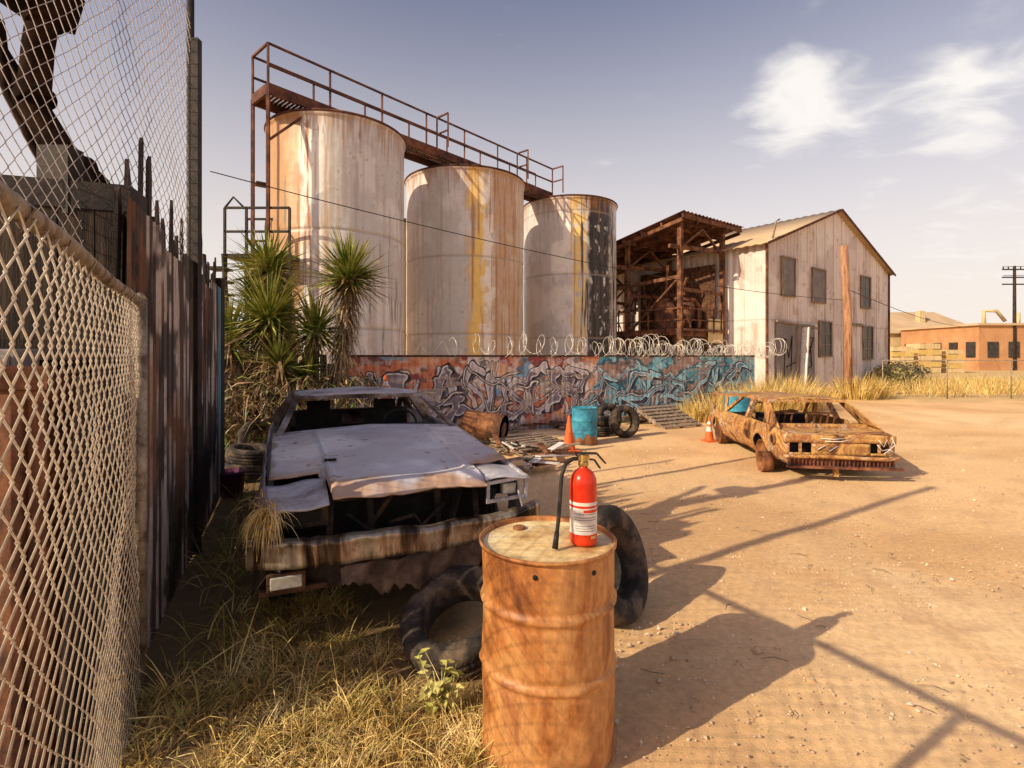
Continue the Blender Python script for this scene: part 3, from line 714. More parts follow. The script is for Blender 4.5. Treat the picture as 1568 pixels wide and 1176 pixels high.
mb = MB(); p = Vector((-3.2, 9.85, 0)); q = Vector((-8.5, 8.2, 0)); dd = (q-p).normalized(); Lq = (q-p).length; x = 0
while x < Lq:
    w = .13; h = random.uniform(1.5, 1.8); m0 = p+dd*(x+w/2)
    mb.beam(m0, m0+Vector((random.uniform(-.02, .02), 0, h)), w*.94, .025, 0, up=(dd.y, -dd.x, 0)); x += w
mb.obj('plank_fence', M_WOOD)

# ------------------------------------------------------------------ tanks
def tank(name, cx, cy, R0, Hh, k):
    T = empty(name)
    ph0 = math.atan2(-cy, -cx); nu = 401; nv = 300
    th, z = np.meshgrid(np.linspace(0, 2*math.pi, nu), np.linspace(0, Hh, nv))
    dlt = th-ph0; q = np.sin(dlt)
    aa = np.arctan2(np.sin(dlt), np.cos(dlt))
    rr = R0+.014*(fbm(aa*2.5, z*.6, 400+k, 3)-.5)*2
    for zs in np.arange(2.35, Hh-.5, 2.4): rr = rr-.02*np.exp(-((z-zs)/.03)**2)
    rr += .04*sstep(Hh-.10, Hh-.08, z)
    c = np.ones(th.shape+(3,))*np.array((.60, .565, .54))
    st = fbm(aa*13, z*.35, 410+k, 4); st2 = fbm(aa*30, z*.5, 415+k, 3); fl = fbm(aa*3, z*1.1, 420+k, 5); fs = fbm(aa*9, z*3.5, 430+k, 5)
    c = mixc(c, (.76, .72, .68), sstep(.5, .65, fl)*.8)
    c = mixc(c, (.46, .37, .30), sstep(.58, .76, st)*.55)
    c = mixc(c, (.52, .38, .27), sstep(.60, .76, st2)*.45)
    jit = (fs-.5)*.22+(fl-.5)*.25+(st2-.5)*.15
    def band(q0, q1, soft=.05): return sstep(q0-soft, q0+soft, q+jit*.5)*sstep(q1+soft, q1-soft, q+jit*.5)
    top = sstep(0, 1, z/Hh)
    if k == 0:
        c = mixc(c, (.48, .27, .12), band(-1.2, -.50)*sstep(.32, .42, fl+.1))
        c = mixc(c, (.60, .40, .22), band(-.66, -.42)*sstep(.35, .5, fs)*.8)
        c = mixc(c, (.92, .88, .80), band(-.48, -.18)*sstep(.44, .50, fl+.04+(top-.5)*.1))
        c = mixc(c, (.46, .20, .07), band(-.62, -.30)*sstep(.56, .62, st2))
        c = mixc(c, (.56, .34, .18), band(-.3, .0)*sstep(.56, .66, st2)*.6)
        c = mixc(c, (.14, .12, .11), sstep(.70, .76, fbm(aa*18, z*.7, 451, 3))*.7)
    if k == 1:
        c = mixc(c, (.66, .46, .25), band(.00, .95)*sstep(.30, .48, fs)*.7)
        c = mixc(c, (.90, .60, .16), band(.06, .30)*sstep(.28, .38, st+.05))
        c = mixc(c, (.92, .86, .76), band(.26, .44)*sstep(.40, .5, fs)*.9)
        c = mixc(c, (.54, .33, .18), band(.44, .85)*sstep(.40, .54, fl+.03)*.75)
        c = mixc(c, (.40, .18, .07), sstep(.60, .70, st2)*.75*band(-.05, .9))
    if k == 2:
        c = mixc(c, (.90, .85, .77), band(-.35, .1)*sstep(.42, .52, fl+.06)*top)
        c = mixc(c, (.88, .62, .20), band(.06, .34)*sstep(.30, .44, fs)*(.4+.6*top))
        c = mixc(c, (.48, .28, .10), band(.0, .36)*sstep(.58, .66, st2)*.8)
        c = mixc(c, (.03, .025, .022), band(.38, .82)*sstep(.30, .42, fs+.05))
        c = mixc(c, (.07, .055, .045), band(.22, .95)*sstep(.54, .62, st2))
    c = mixc(c, (.36, .16, .06), sstep(.55, 0, Hh-z+(st2-.5)*2.6)*.6)
    for zs in np.arange(2.35, Hh-.5, 2.4): c = mixc(c, (.38, .31, .26), np.exp(-((z-zs)/.035)**2)*.6)
    c = mixc(c, (.36, .27, .18), sstep(.78, .86, fbm(aa*20, z*7, 470+k, 3))*.7)
    npgrid('tank_shell', cx+rr*np.cos(th), cy+rr*np.sin(th), z, c, M_VCT, T)
    mb = MB(); mb.lathe([(R0+.05, Hh-.02), (R0+.06, Hh+.02), (R0, Hh+.03), (R0*.5, Hh+.12), (.3, Hh+.16), (.3, Hh+.3), (.0005, Hh+.3)], 64, 0, (cx, cy, 0))
    mb.tube([(cx+(R0+.045)*math.cos(a), cy+(R0+.045)*math.sin(a), Hh+.01) for a in np.linspace(0, 2*math.pi, 65)[:-1]], .03, 6, 0, True)
    for (dx, dy) in ((-.5, -.9), (.4, -.8), (.9, 0), (-.3, .2)): mb.tube([(cx+dx, cy+dy, Hh), (cx+dx, cy+dy, Hh+.22), (cx+dx+.05, cy+dy, Hh+.26)], .05, 8)
    mb.obj('tank_roof', M_CATW, T)
    return T
TK = [(-4.79, 14.4, 1.78, 7.6), (-1.6, 18.0, 2.0, 7.5), (2.37, 21.5, 1.88, 7.7)]
for i, q in enumerate(TK): tank('storage_tank' if i == 0 else 'storage_tank.%03d' % i, *q, i)

# catwalk
CW = empty('catwalk')
a = Vector((-5.95, 12.35, 7.85)); b = Vector((1.25, 20.5, 7.85)); d = (b-a).normalized(); pr = Vector((d.y, -d.x, 0)); LL = (b-a).length
mb = MB()
for sd in (-.42, .42):
    mb.beam(a+pr*sd, b+pr*sd, .07, .24, 0)
    for hh in (.55, 1.05): mb.beam(a+pr*sd+Vector((0, 0, hh)), b+pr*sd+Vector((0, 0, hh)), .045, .045, 0)
    nn = 7
    for i in range(nn+1):
        p = a+d*(LL*i/nn)+pr*sd; mb.beam(p, p+Vector((0, 0, 1.05)), .045, .045, 0)
for i in range(110):
    p = a+d*(LL*i/109); mb.beam(p-pr*.42+Vector((0, 0, .06)), p+pr*.42+Vector((0, 0, .06)), .06, .03, 1)
for f_ in (.46, .80, .99):
    p = a+d*LL*f_+pr*.5
    mb.beam(p, p+Vector((0, 0, 1.0)), .045, .045, 0); mb.beam(p+pr*.5, p+pr*.5+Vector((0, 0, 1.0)), .045, .045, 0)
    mb.beam(p+Vector((0, 0, 1.0)), p+pr*.5+Vector((0, 0, 1.0)), .045, .045, 0); mb.beam(p+Vector((0, 0, .5)), p+pr*.5+Vector((0, 0, .5)), .04, .04, 0)
mb.beam(a-pr*.42+Vector((0, 0, 1.05)), a+pr*.42+Vector((0, 0, 1.05)), .05, .05, 0)
mb.beam(a-pr*.42, a+pr*.42, .07, .24, 0)
for sd in (-.42, .42): mb.beam(a+pr*sd, Vector((a.x, a.y, 0))+pr*sd, .07, .07, 0)
mb.beam(a+pr*.42+Vector((0, 0, -1.2)), a+pr*.42+d*1.2, .06, .06, 0)
mb.obj('catwalk_frame', [M_CATW, M_DRUST], CW)
ST = empty('steel_stair')
mb = MB()
lx, ly, lz = -6.1, 12.6, 4.0
mb.box((lx+.2, ly, lz), (1.5, 1.0, .08))
for x in (lx-.55, lx-.05, lx+.45, lx+.95):
    for y in (ly-.5, ly+.5): mb.beam((x, y, lz), (x, y, lz+1.1), .05, .05)
for z in (.55, 1.1):
    for y in (ly-.5, ly+.5): mb.beam((lx-.55, y, lz+z), (lx+.95, y, lz+z), .05, .05)
for x in (lx-.55, lx+.95): mb.beam((x, ly-.5, 0), (x, ly-.5, lz), .08, .08); mb.beam((x, ly+.5, 0), (x, ly+.5, lz), .08, .08)
mb.tube([(lx-.55, ly-.5, lz+1.1), (lx-.35, ly-.5, lz+1.35), (lx-.1, ly-.5, lz+1.1)], .025, 6)
for i in range(9):
    mb.box((lx-.75+.02*i, ly-.4, lz-.3-.3*i), (.42, .5, .05))
for s2 in (-.2, .25): mb.beam((lx-.75+s2, ly-.65, lz), (lx-.55+s2, ly-.65, lz-3), .04, .12)
mb.obj('stair_frame', M_IRON, ST)
mb = MB()
def corr_wall(mb, p, q, z0, z1, m=0, per=.2, amp=.015):
    p = Vector((*p, 0)); q = Vector((*q, 0)); Lc = (q-p).length; dd = (q-p)/Lc; nn = Vector((dd.y, -dd.x, 0)); k = int(Lc/per*4)
    mb.grid(lambda u, v: tuple(p+dd*Lc*u+nn*amp*math.sin(u*Lc/per*2*math.pi)+Vector((0, 0, z0+(z1-z0)*v))), k, 1, m)
corr_wall(mb, (-8.0, 17.0), (-5.0, 19.5), 0, 7.2); corr_wall(mb, (-5.0, 19.5), (-2.9, 21.8), 0, 6.9); corr_wall(mb, (-2.9, 21.8), (-3.3, 24), 0, 6.8)
mb.beam((-8.3, 16.9, 7.25), (-5, 19.5, 7.25), .3, .1, 1); mb.beam((-5, 19.5, 6.95), (-2.9, 21.8, 6.95), .3, .1, 1)
mb.obj('cream_warehouse', [M_CREAM, M_DRUST])

# ------------------------------------------------------------------ warehouse
WH = empty('corrugated_warehouse', frame((10.2, 21.0, 0), (.8, .6, 0)))
Lg = 13.3; ez = 6.2; rz = 8.55; rs = 6.6
def wallgrid(name, Lx, topf, seed, place):
    nu = int(Lx*40); nv = 150
    s2, v = np.meshgrid(np.linspace(0, Lx, nu), np.linspace(0, 1, nv)); z = topf(s2)*v
    rb = .02*np.sign(np.sin(s2*2*math.pi/.3))*np.abs(np.sin(s2*2*math.pi/.3))**.5
    X, Y = place(s2, rb)
    c = np.ones(s2.shape+(3,))*np.array((.70, .61, .56))
    pan = _h(np.floor(s2/.9), np.floor((z+.4*_h(np.floor(s2/.9), s2*0, seed))/2.4), seed); c = c*(.84+.28*pan)[..., None]
    st = fbm(s2*5, z*.4, seed+1, 4); f = fbm(s2*1.2, z*.9, seed+2, 5)
    c = mixc(c, (.42, .25, .17), sstep(.58, .76, st)*.6)
    c = mixc(c, (.82, .76, .70), sstep(.52, .66, f)*.6)
    c = mixc(c, (.38, .28, .24), sstep(.66, .76, fbm(s2*3, z*2.5, seed+3, 5))*.5)
    c = mixc(c, (.50, .34, .24), sstep(.5, 0, z+(f-.5)*1.2)*.6)
    pl = np.abs(np.mod(s2, .9)-.45) > .435; c = mixc(c, (.28, .22, .2), pl*.4)
    c = mixc(c, (.36, .29, .26), np.exp(-((z-3.15)/.03)**2)*.6)
    return npgrid(name, X, Y, z, c, M_VC, WH, smooth=False)
gtop = lambda s: np.where(s < rs, ez+(rz-ez)*s/rs, rz-(rz-ez)*(s-rs)/(Lg-rs))
wallgrid('gable_wall', Lg, gtop, 500, lambda s, r: (s, -r))
wallgrid('side_wall', 12, lambda s: s*0+ez, 520, lambda s, r: (-r, s))
mb = MB()
def slope(x0, z0, x1, z1):
    mb.grid(lambda u, v: (x0+(x1-x0)*u, -.25+12.5*v, z0+(z1-z0)*u+.02*math.sin(v*200)), 2, 160)
slope(-.35, ez-.06, rs, rz+.06); slope(rs, rz+.06, Lg+.3, ez-.04)
mb.obj('roof', M_ROOFT, WH, solid=.05)
mb = MB()
mb.beam((-.35, -.28, ez-.08), (rs, -.28, rz+.04), .04, .10); mb.beam((rs, -.28, rz+.04), (Lg+.3, -.28, ez-.08), .04, .10)
mb.beam((-.02, -.06, 0), (-.02, -.06, ez), .08, .08); mb.beam((Lg, -.06, 0), (Lg, -.06, ez), .08, .08)
mb.obj('fascia', M_CATW, WH)
mb = MB()
def win(x, z, w, h, pane=1, rows=2, cols=2, fr=.07):
    mb.box((x, -.05, z), (w, .04, h), pane)
    for sx in (-1, 1): mb.box((x+sx*w/2, -.07, z), (fr, .09, h+fr), 0)
    for sz in (-1, 1): mb.box((x, -.072, z+sz*h/2), (w+fr*1.2, .1, fr), 0)
    if pane == 1:
        for i in range(1, cols): mb.box((x-w/2+w*i/cols, -.075, z), (.03, .02, h), 0)
        for i in range(1, rows): mb.box((x, -.076, z-h/2+h*i/rows), (w, .02, .03), 0)
win(1.75, 5.0, 1.1, 1.6, 2); win(4.6, 4.85, 1.3, 1.5, 2); win(10.0, 4.95, 1.2, 1.6, 1, 3, 2)
win(5.3, 2.45, 1.2, 1.6, 1, 3, 2); win(10.3, 2.35, 1.2, 1.7, 1, 3, 2)
mb.box((2.35, -.10, 1.7), (3.4, .06, 2.7), 2); mb.beam((.55, -.16, 3.1), (4.3, -.16, 2.9), .08, .08, 0)
mb.beam((2.6, -.16, .3), (2.9, -.16, 2.9), .08, .5, 3); mb.box((2.3, -.16, 1.6), (.06, .06, 2.6), 0)
mb.box((9, -.06, 3.25), (1.3, .05, .12), 0); mb.box((11.6, -.25, .25), (.5, .3, .5), 3)
mb.tube([(.25, -.15, ez+.2), (.35, -.25, ez+.9), (.6, -.25, ez+1.0)], .04, 6, 0)
for st in [[(1.2, .6), (1.3, 2.4), (1.6, 1.6), (1.9, 2.5), (1.8, .7)], [(3.1, .7), (3.2, 1.9), (3.6, 2.1), (3.7, 1.2), (3.2, 1.1)], [(1.4, 1.2), (2.2, 1.4)], [(3.3, 2.4), (3.9, 2.5), (3.5, 1.8)]]:
    mb.tube([(p[0], -.14, p[1]) for p in st], .025, 4, 4)
mb.obj('windows_and_door', [M_WOOD2, M_DARKPANE, M_BOARD, M_WHITE, M_IRON], WH)
mb = MB(); mb.tube([(13.25, 20.6, -.1), (13.3, 20.7, 3), (13.2, 20.8, 6.05)], [.17, .15, .13], 12)
mb.obj('wooden_pole', M_POLE)

# ------------------------------------------------------------------ open steel shed (local frame shared with the warehouse)
SH = empty('open_steel_shed', frame((10.2, 21.0, 0), (.8, .6, 0)))
X0, X1, Y0, Y1 = -3.55, .75, 1.35, 9.5
def rzf(x, y): return 7.22-.17*(y-Y0)
mb = MB()
mb.grid(lambda u, v: (X0+(X1-X0)*u, Y0+(Y1-Y0)*v, rzf(0, Y0+(Y1-Y0)*v)+.025*math.sin(u*(X1-X0)*2*math.pi/.25)), 110, 2)
mb.obj('shed_roof', M_CATW, SH, solid=.03)
mb = MB()
for k in range(9):
    y = Y0+.08+(Y1-Y0-.2)*k/8; z = rzf(0, y)-.13
    mb.beam((X0+.05, y, z), (X1-.05, y, z), .08, .16)
for x in (X0+.1, -2.5, -1.4, -.3, X1-.15): mb.beam((x, Y0+.1, rzf(0, Y0)-.27), (x, Y1, rzf(0, Y1)-.27), .08, .14)
for (x, y) in [(-3.2, 1.75), (-.25, 1.75), (-3.2, 4.4), (-.25, 4.4), (-3.2, 7), (-.25, 7), (-3.2, 9.2)]:
    mb.beam((x, y, 0), (x, y, rzf(0, y)-.2), .16, .18)
for y in (1.75, 4.4, 7):
    z = rzf(0, y)-1.25
    mb.beam((-3.9, y, z), (-.25, y, z+.2), .10, .16)
    mb.beam((-3.2, y, z), (-1.7, y, z+.95), .08, .08); mb.beam((-.25, y, z), (-1.7, y, z+.95), .08, .08)
    mb.beam((-3.2, y, 4.3), (-.25, y, 4.3), .09, .14); mb.beam((-3.2, y, 2.55), (-.25, y, 2.55), .1, .18)
mb.beam((-3.2, 1.75, 2.6), (-3.2, 9.2, 2.6), .1, .18); mb.beam((-3.2, 1.75, 4.8), (-3.2, 9.2, 4.4), .09, .14)
mb.beam((-3.2, 1.75, 4.8), (-3.2, 4.4, 2.6), .07, .07); mb.beam((-.25, 1.75, 4.4), (-.25, 4.4, 2.6), .07, .07); mb.beam((-3.2, 4.4, 4.7), (-3.2, 7, 2.6), .06, .06)
mb.box((-1.75, 5.2, 2.7), (3.0, 7.4, .1))
for z in (3.1, 3.55):
    mb.beam((-3.3, 1.6, z), (-.4, 1.6, z), .045, .045); mb.beam((-3.32, 1.6, z), (-3.32, 9, z), .045, .045)
for i in range(6): mb.beam((-3.3+.55*i, 1.6, 2.6), (-3.3+.55*i, 1.6, 3.6), .045, .045)
for i in range(9): mb.beam((-3.32, 1.6+.8*i, 2.6), (-3.32, 1.6+.8*i, 3.6), .045, .045)
for i in range(46):
    x = random.uniform(-3.1, -.5); y = random.uniform(2.2, 6.5); z = random.uniform(1.2, 4.6)
    mb.beam((x, y, z), (x+random.uniform(-1, 1), y+random.uniform(-1, 1), z+random.choice((0, 0, 1.2, -1))), random.uniform(.04, .12), random.uniform(.04, .12))
mb.lathe([(.45, 0), (.45, 1.0), (.2, 1.35), (.0005, 1.35)], 20, 0, (-2.2, 3.2, 2.75)); mb.lathe([(.0005, 0), (.3, .6), (.32, 1.2), (.0005, 1.2)], 16, 0, (-1.2, 2.8, 2.75))
mb.tube([(-2.6, 2.4, 4.0), (-1.6, 2.2, 4.0), (-1.2, 2.2, 3.7), (-1.2, 2.2, 2.8)], .09, 10)
mb.obj('shed_frame', mat('shed_rust', [(.04, .02, .015), (.15, .06, .03), (.28, .12, .05)], 4, .85, .1), SH)
mb = MB()
corr_wall(mb, (-.38, 2.0), (-.38, 6), 2.9, 5.6, 0); corr_wall(mb, (-3.1, 7.5), (-.4, 7.5), 0, 5.8, 0); corr_wall(mb, (-3.3, 1.9), (-.3, 1.9), 0, 1.7, 1)
corr_wall(mb, (-1.5, 1.62), (-.4, 1.62), 2.2, 3.2, 1)
mb.obj('siding_panel', [M_DRUST, M_CREAM], SH)

# overhead cable
mb = MB(); P0 = Vector((-5.2, 9.0, 4.85)); P1 = Vector((13.2, 20.8, 3.9)); pts = []
for i in range(41):
    u = i/40; p = P0.lerp(P1, u); p.z -= .8*4*u*(1-u)*.5; pts.append(p)
mb.tube(pts, .010, 5)
pts = []
P2 = Vector((53.8, 60.2, 5.1))
for i in range(41):
    u = i/40; p = Vector((13.2, 20.8, 4.4)).lerp(P2, u); p.z -= .6*4*u*(1-u); pts.append(p)
mb.tube(pts, .016, 4)
mb.obj('overhead_cable', M_IRON)

# ------------------------------------------------------------------ yuccas
def yucca(name, base, heads, seed):
    random.seed(seed); Y = empty(name); tr = MB(); lf = MB()
    for (hx, hy, hz, R0, nl) in heads:
        hp_ = Vector((hx, hy, hz)); b0 = Vector(base)+Vector((random.uniform(-.2, .2), random.uniform(-.15, .15), 0))
        mid = b0.lerp(hp_, .55)+Vector((random.uniform(-.12, .12), random.uniform(-.1, .1), 0))
        pts = []
        for i in range(9):
            u = i/8; pts.append(b0*(1-u)**2+mid*2*u*(1-u)+hp_*u*u)
        tr.tube(pts, [.12-.05*i/8 for i in range(9)], 9, 0)
        for i in range(nl):
            zz = random.uniform(-.6, 1); a = random.uniform(0, 6.283); rr = math.sqrt(max(0, 1-zz*zz))
            d_ = Vector((rr*math.cos(a), rr*math.sin(a), zz+.05))
            off = Vector((0, 0, random.uniform(-.14, .10)))
            ln = R0*random.uniform(.78, 1.12)
            m_ = 0 if random.random() < .42 else 1
            if zz < -.3 and random.random() < .75: m_ = 2
            blade(lf, hp_+off+d_*.05, d_, ln, .024+.010*random.random(), .10+.5*max(0, -zz+.1), m_, 4, random.uniform(-.4, .4))
        for i in range(int(nl*1.2)):
            u = random.uniform(.35, .98); p_ = b0*(1-u)**2+mid*2*u*(1-u)+hp_*u*u; a = random.uniform(0, 6.283)
            blade(lf, p_, (math.cos(a), math.sin(a), random.uniform(-1.6, .2)), R0*random.uniform(.4, .9), .018, 2.8, 2, 4, random.uniform(-.6, .6))
    tr.obj('trunk', M_WOOD2, Y); lf.obj('leaves', [M_GREEN, M_GREEN2, M_DEAD], Y)
yucca('yucca_plant', (-3.9, 8.7, 0), [(-4.15, 8.9, 3.15, .72, 330), (-3.95, 8.5, 2.25, .90, 460), (-4.6, 8.5, 1.9, .75, 260), (-3.35, 8.9, 2.1, .75, 220), (-3.7, 8.3, 1.55, .65, 160), (-4.3, 8.9, 2.7, .65, 200)], 11)
yucca('yucca_plant.001', (-3.05, 8.8, 0), [(-2.78, 8.9, 3.0, .74, 460), (-3.35, 8.6, 1.35, .5, 90)], 12)
random.seed(99)
mb = MB()
for i in range(2200):
    x = random.uniform(-5.2, -2.3); y = random.uniform(7.6, 9.4); a = random.uniform(0, 6.28)
    blade(mb, (x, y, random.uniform(0, 1.35)), (math.cos(a), math.sin(a), random.uniform(-1.4, .6)), random.uniform(.3, .7), .018, 2.0, random.choice((0, 0, 0, 0, 1)), 3, random.uniform(-1, 1))
mb.obj('dead_undergrowth', [M_DEAD, M_GREEN])

# ------------------------------------------------------------------ corrugated fence + chain link on the left
FD = Vector((-.395, .919, 0)); FN = Vector((.919, .395, 0)); F0 = Vector((-1.93, 2.62, 0)); LF = 3.95
WF = empty('corrugated_fence')
nu = 900; nv = 160
s2, v = np.meshgrid(np.linspace(0, LF, nu), np.linspace(0, 1, nv)); tp = 2.42+.05*np.sign(np.sin(s2*4)); z = tp*v
rb = .014*np.sin(s2*2*math.pi/.076)
X = F0.x+FD.x*s2+FN.x*rb; Y = F0.y+FD.y*s2+FN.y*rb
c = np.ones(s2.shape+(3,))*np.array((.08, .055, .045)); st = fbm(s2*16, z*.8, 601, 4); f = fbm(s2*3, z*3, 602, 5)
c = mixc(c, (.46, .38, .34), sstep(.53, .63, st)); c = mixc(c, (.03, .02, .016), sstep(.46, .58, f)*.85); c = mixc(c, (.20, .085, .04), sstep(.58, .70, fbm(s2*4+4, z*2, 603, 5))*.6)
c = mixc(c, (.10, .26, .34), sstep(LF-.35, LF-.2, s2+(f-.5)*.3)*.8)
npgrid('corrugated_sheet', X, Y, z, c, M_VC, WF)
mb = MB(); x = 0
while x < LF+.02:
    w = random.uniform(.04, .10); h0 = 2.0; h1 = 2.40+random.uniform(0, .62)*(.5+.5*math.sin(x*3.1)**2)
    p = F0+FD*(x+w/2)-FN*.045
    tl = Vector((random.uniform(-.01, .01), random.uniform(-.03, .03), 0))
    hw = w/2*.85
    q = [p+FD*-hw+Vector((0, 0, h0)), p+FD*hw+Vector((0, 0, h0)), p+FD*hw+tl+Vector((0, 0, h1-random.uniform(.02, .15))), p+FD*random.uniform(-.3, .3)*w+tl+Vector((0, 0, h1)), p-FD*hw+tl+Vector((0, 0, h1-random.uniform(.02, .2)))]
    q2 = [a_-FN*.018 for a_ in q]
    mb.add(q+q2, [(0, 1, 2, 3, 4), (9, 8, 7, 6, 5), (1, 0, 5, 6), (2, 1, 6, 7), (3, 2, 7, 8), (4, 3, 8, 9), (0, 4, 9, 5)], 0)
    x += w+random.choice([0, .005, .01, .05])
mb.obj('picket_boards', M_WOOD, WF)
mb = MB()
pp = F0+FD*1.95+FN*.03; mb.beam(pp, pp+Vector((0, 0, 4.35)), .06, .06)
pp = F0+FD*2.55-FN*.05; mb.beam(pp, pp+Vector((0, 0, 3.8)), .04, .04)
pp = F0+FD*LF; mb.beam(pp, pp+Vector((0, 0, 2.6)), .07, .07)
mb.obj('fence_posts', M_IRON, WF)
def chain(mb, P, dr, Ln, z0, z1, hx=.034, dz=.036, r=.0021, seed=0, nrm=None, sag=.012):
    k = int(Ln/hx); nj = int((z1-z0)/dz); dr = Vector(dr).normalized(); nrm = Vector((dr.y, -dr.x, 0)) if nrm is None else nrm
    SG = fbm(*np.meshgrid(np.arange(nj+1)*.07, np.arange(k+1)*.07), seed, 2)
    for i in range(k):
        pts = []
        for j in range(nj+1):
            s3 = hx*(i+(i+j) % 2); o_ = sag*(SG[i, j]-.5)*4
            pts.append(Vector(P)+dr*(s3+o_*.3)+nrm*(o_+(.002 if (i+j) % 2 else -.002))+Vector((0, 0, z0+j*dz+o_*.2)))
        mb.tube(pts, r, 4, 0, caps=False)
CF = empty('chain_link_fence')
mb = MB(); NF = Vector((-1.85, 2.6, 0)); nd = Vector((1.02, -1.75, 0)).normalized()
chain(mb, NF, nd, 3.6, .02, 1.92, hx=.046, dz=.038, r=.0024, seed=701, sag=.012)
mb.obj('mesh', M_GALV, CF)
mb = MB()
mb.tube([NF+nd*u+Vector((0, 0, 1.93+.006*math.sin(u*5))) for u in np.linspace(0, 3.8, 20)], .021, 12)
mb.tube([NF, NF+Vector((0, 0, 1.95))], .03, 12); mb.tube([NF+Vector((0, 0, 1.95)), NF+Vector((0, 0, 1.985))], [.034, .01], 12)
q = NF+nd*2.22; mb.tube([q, q+Vector((0, 0, 1.93))], .025, 10)
for u in np.arange(.15, 3.6, .3):
    p = NF+nd*u+Vector((0, 0, 1.93)); cr_ = nd.cross(Vector((0, 0, 1)))*.024
    mb.tube([p+Vector((0, 0, .024)), p-cr_, p-Vector((0, 0, .05)), p+cr_], .003, 4, 0, True)
mb.obj('rail_and_posts', M_PIPE, CF)
UF = empty('chain_link_fence.001')
mb = MB(); U0 = Vector((-2.72, 4.42, 0)); ud = Vector((.80, -2.8, 0)).normalized()
chain(mb, U0, ud, 4.6, 2.2, 4.6, hx=.052, dz=.050, r=.0026, seed=711, sag=.02)
mb.obj('mesh', M_GALVD, UF)
mb = MB()
mb.tube([U0+Vector((0, 0, 0)), U0+Vector((0, 0, 4.7))], .03, 8)
mb.obj('post', M_IRON, UF)
mb = MB(); mb.tube([(-2.75, 1.6, 0), (-2.75, 1.6, 5.5)], .05, 10); mb.obj('steel_mast', M_IRON)

# plank shed wall and clutter behind near fence
mb = MB(); p = Vector((-2.02, 2.78, 0)); q = Vector((-4.6, 1.95, 0)); dd = (q-p).normalized(); Lq = (q-p).length; x = 0; nn = Vector((-dd.y, dd.x, 0))
while x < Lq:
    w = .16; m0 = p+dd*(x+w/2)+nn*random.uniform(-.008, .008)
    mb.beam(m0, m0+Vector((0, 0, 2.45+random.uniform(-.02, .02))), w*.96, .03, 0, up=nn); x += w
mb.beam(p+Vector((0, 0, 2.5))-nn*.1, q+Vector((0, 0, 2.5))-nn*.1, .25, .14, 1)
for z in (.9, 1.7): mb.beam(p+Vector((0, 0, z))+nn*.04, q+Vector((0, 0, z))+nn*.04, .05, .1, 0)
mb.beam((-2.9, 2.5, 2.4), (-2.9, 2.5, 3.5), .05, .05, 1); mb.beam((-2.35, 2.72, 2.4), (-2.35, 2.72, 2.75), .16, .10, 1)
mb.obj('plank_shed_wall', [M_WOOD, M_IRON])
mb = MB()
mb.tube([(-2.55, 3.0, 4.6), (-2.62, 3.0, 4.0), (-2.72, 3.0, 3.45), (-2.75, 3.0, 3.1), (-2.6, 3.0, 2.85), (-2.4, 3.0, 2.65), (-2.25, 3.0, 2.3)], [.07, .075, .075, .08, .08, .08, .08], 12)
for (x, z) in [(-2.58, 4.3), (-2.68, 3.6), (-2.74, 3.15), (-2.5, 2.75)]: mb.tube([(x-.01, 3.0, z+.03), (x+.01, 3.0, z-.03)], .10, 12)
mb.box((-2.75, 3.0, 3.75), (.32, .3, .22), 0, Matrix.Rotation(.3, 3, 'Y'))
mb.tube([(-2.95, 3.0, 3.6), (-2.9, 3.0, 3.2), (-2.7, 3.0, 2.8), (-2.6, 3, 2.4)], .03, 8)
mb.beam((-3.3, 3.1, 3.9), (-2.5, 3.1, 2.6), .06, .08)
mb.obj('exhaust_pipe', mat('blackened_pipe', [(.006, .004, .003), (.018, .010, .007), (.035, .018, .011)], 6, 1.0, 0, .3, 30, spec=.05), bevel=.01)
mb = MB()
mb.box((-1.98, 2.2, .8), (.2, .18, 1.6)); mb.box((-1.98, 2.105, 1.58), (.26, .03, .1)); mb.box((-1.98, 2.10, .8), (.05, .03, 1.4))
mb.obj('rusty_post', mat('post_rust', [(.04, .02, .012), (.14, .05, .022), (.26, .10, .04)], 5, .85), bevel=.01)
mb = MB(); mb.box((-2.28, 2.3, 1.45), (.3, .12, .5), 0); mb.box((-2.28, 2.235, 1.45), (.26, .02, .45), 0); mb.beam((-2.28, 2.35, 0), (-2.28, 2.35, 1.3), .06, .06, 1)
mb.box((-2.2, 2.235, 1.45), (.03, .03, .06), 1)
mb.obj('electric_panel', [M_BOARD, M_IRON], bevel=.008)
mb = MB()
for i in range(14):
    x = random.uniform(-2.6, -1.95); y = random.uniform(2.0, 2.6)
    mb.beam((x, y, 0), (x+random.uniform(-.2, .2), y+.1, random.uniform(.6, 1.4)), random.uniform(.04, .14), .02, 0)
for i in range(5):
    y = 2.02+.09*i; x = -1.42-.55*(y-1.72)-.06
    mb.beam((x-.1, y, 0), (x+random.uniform(-.03, .02), y+random.uniform(-.02, .02), random.uniform(1.5, 1.78)), .085, .02, 0, up=FN)
mb.obj('scrap_boards', M_WOOD)

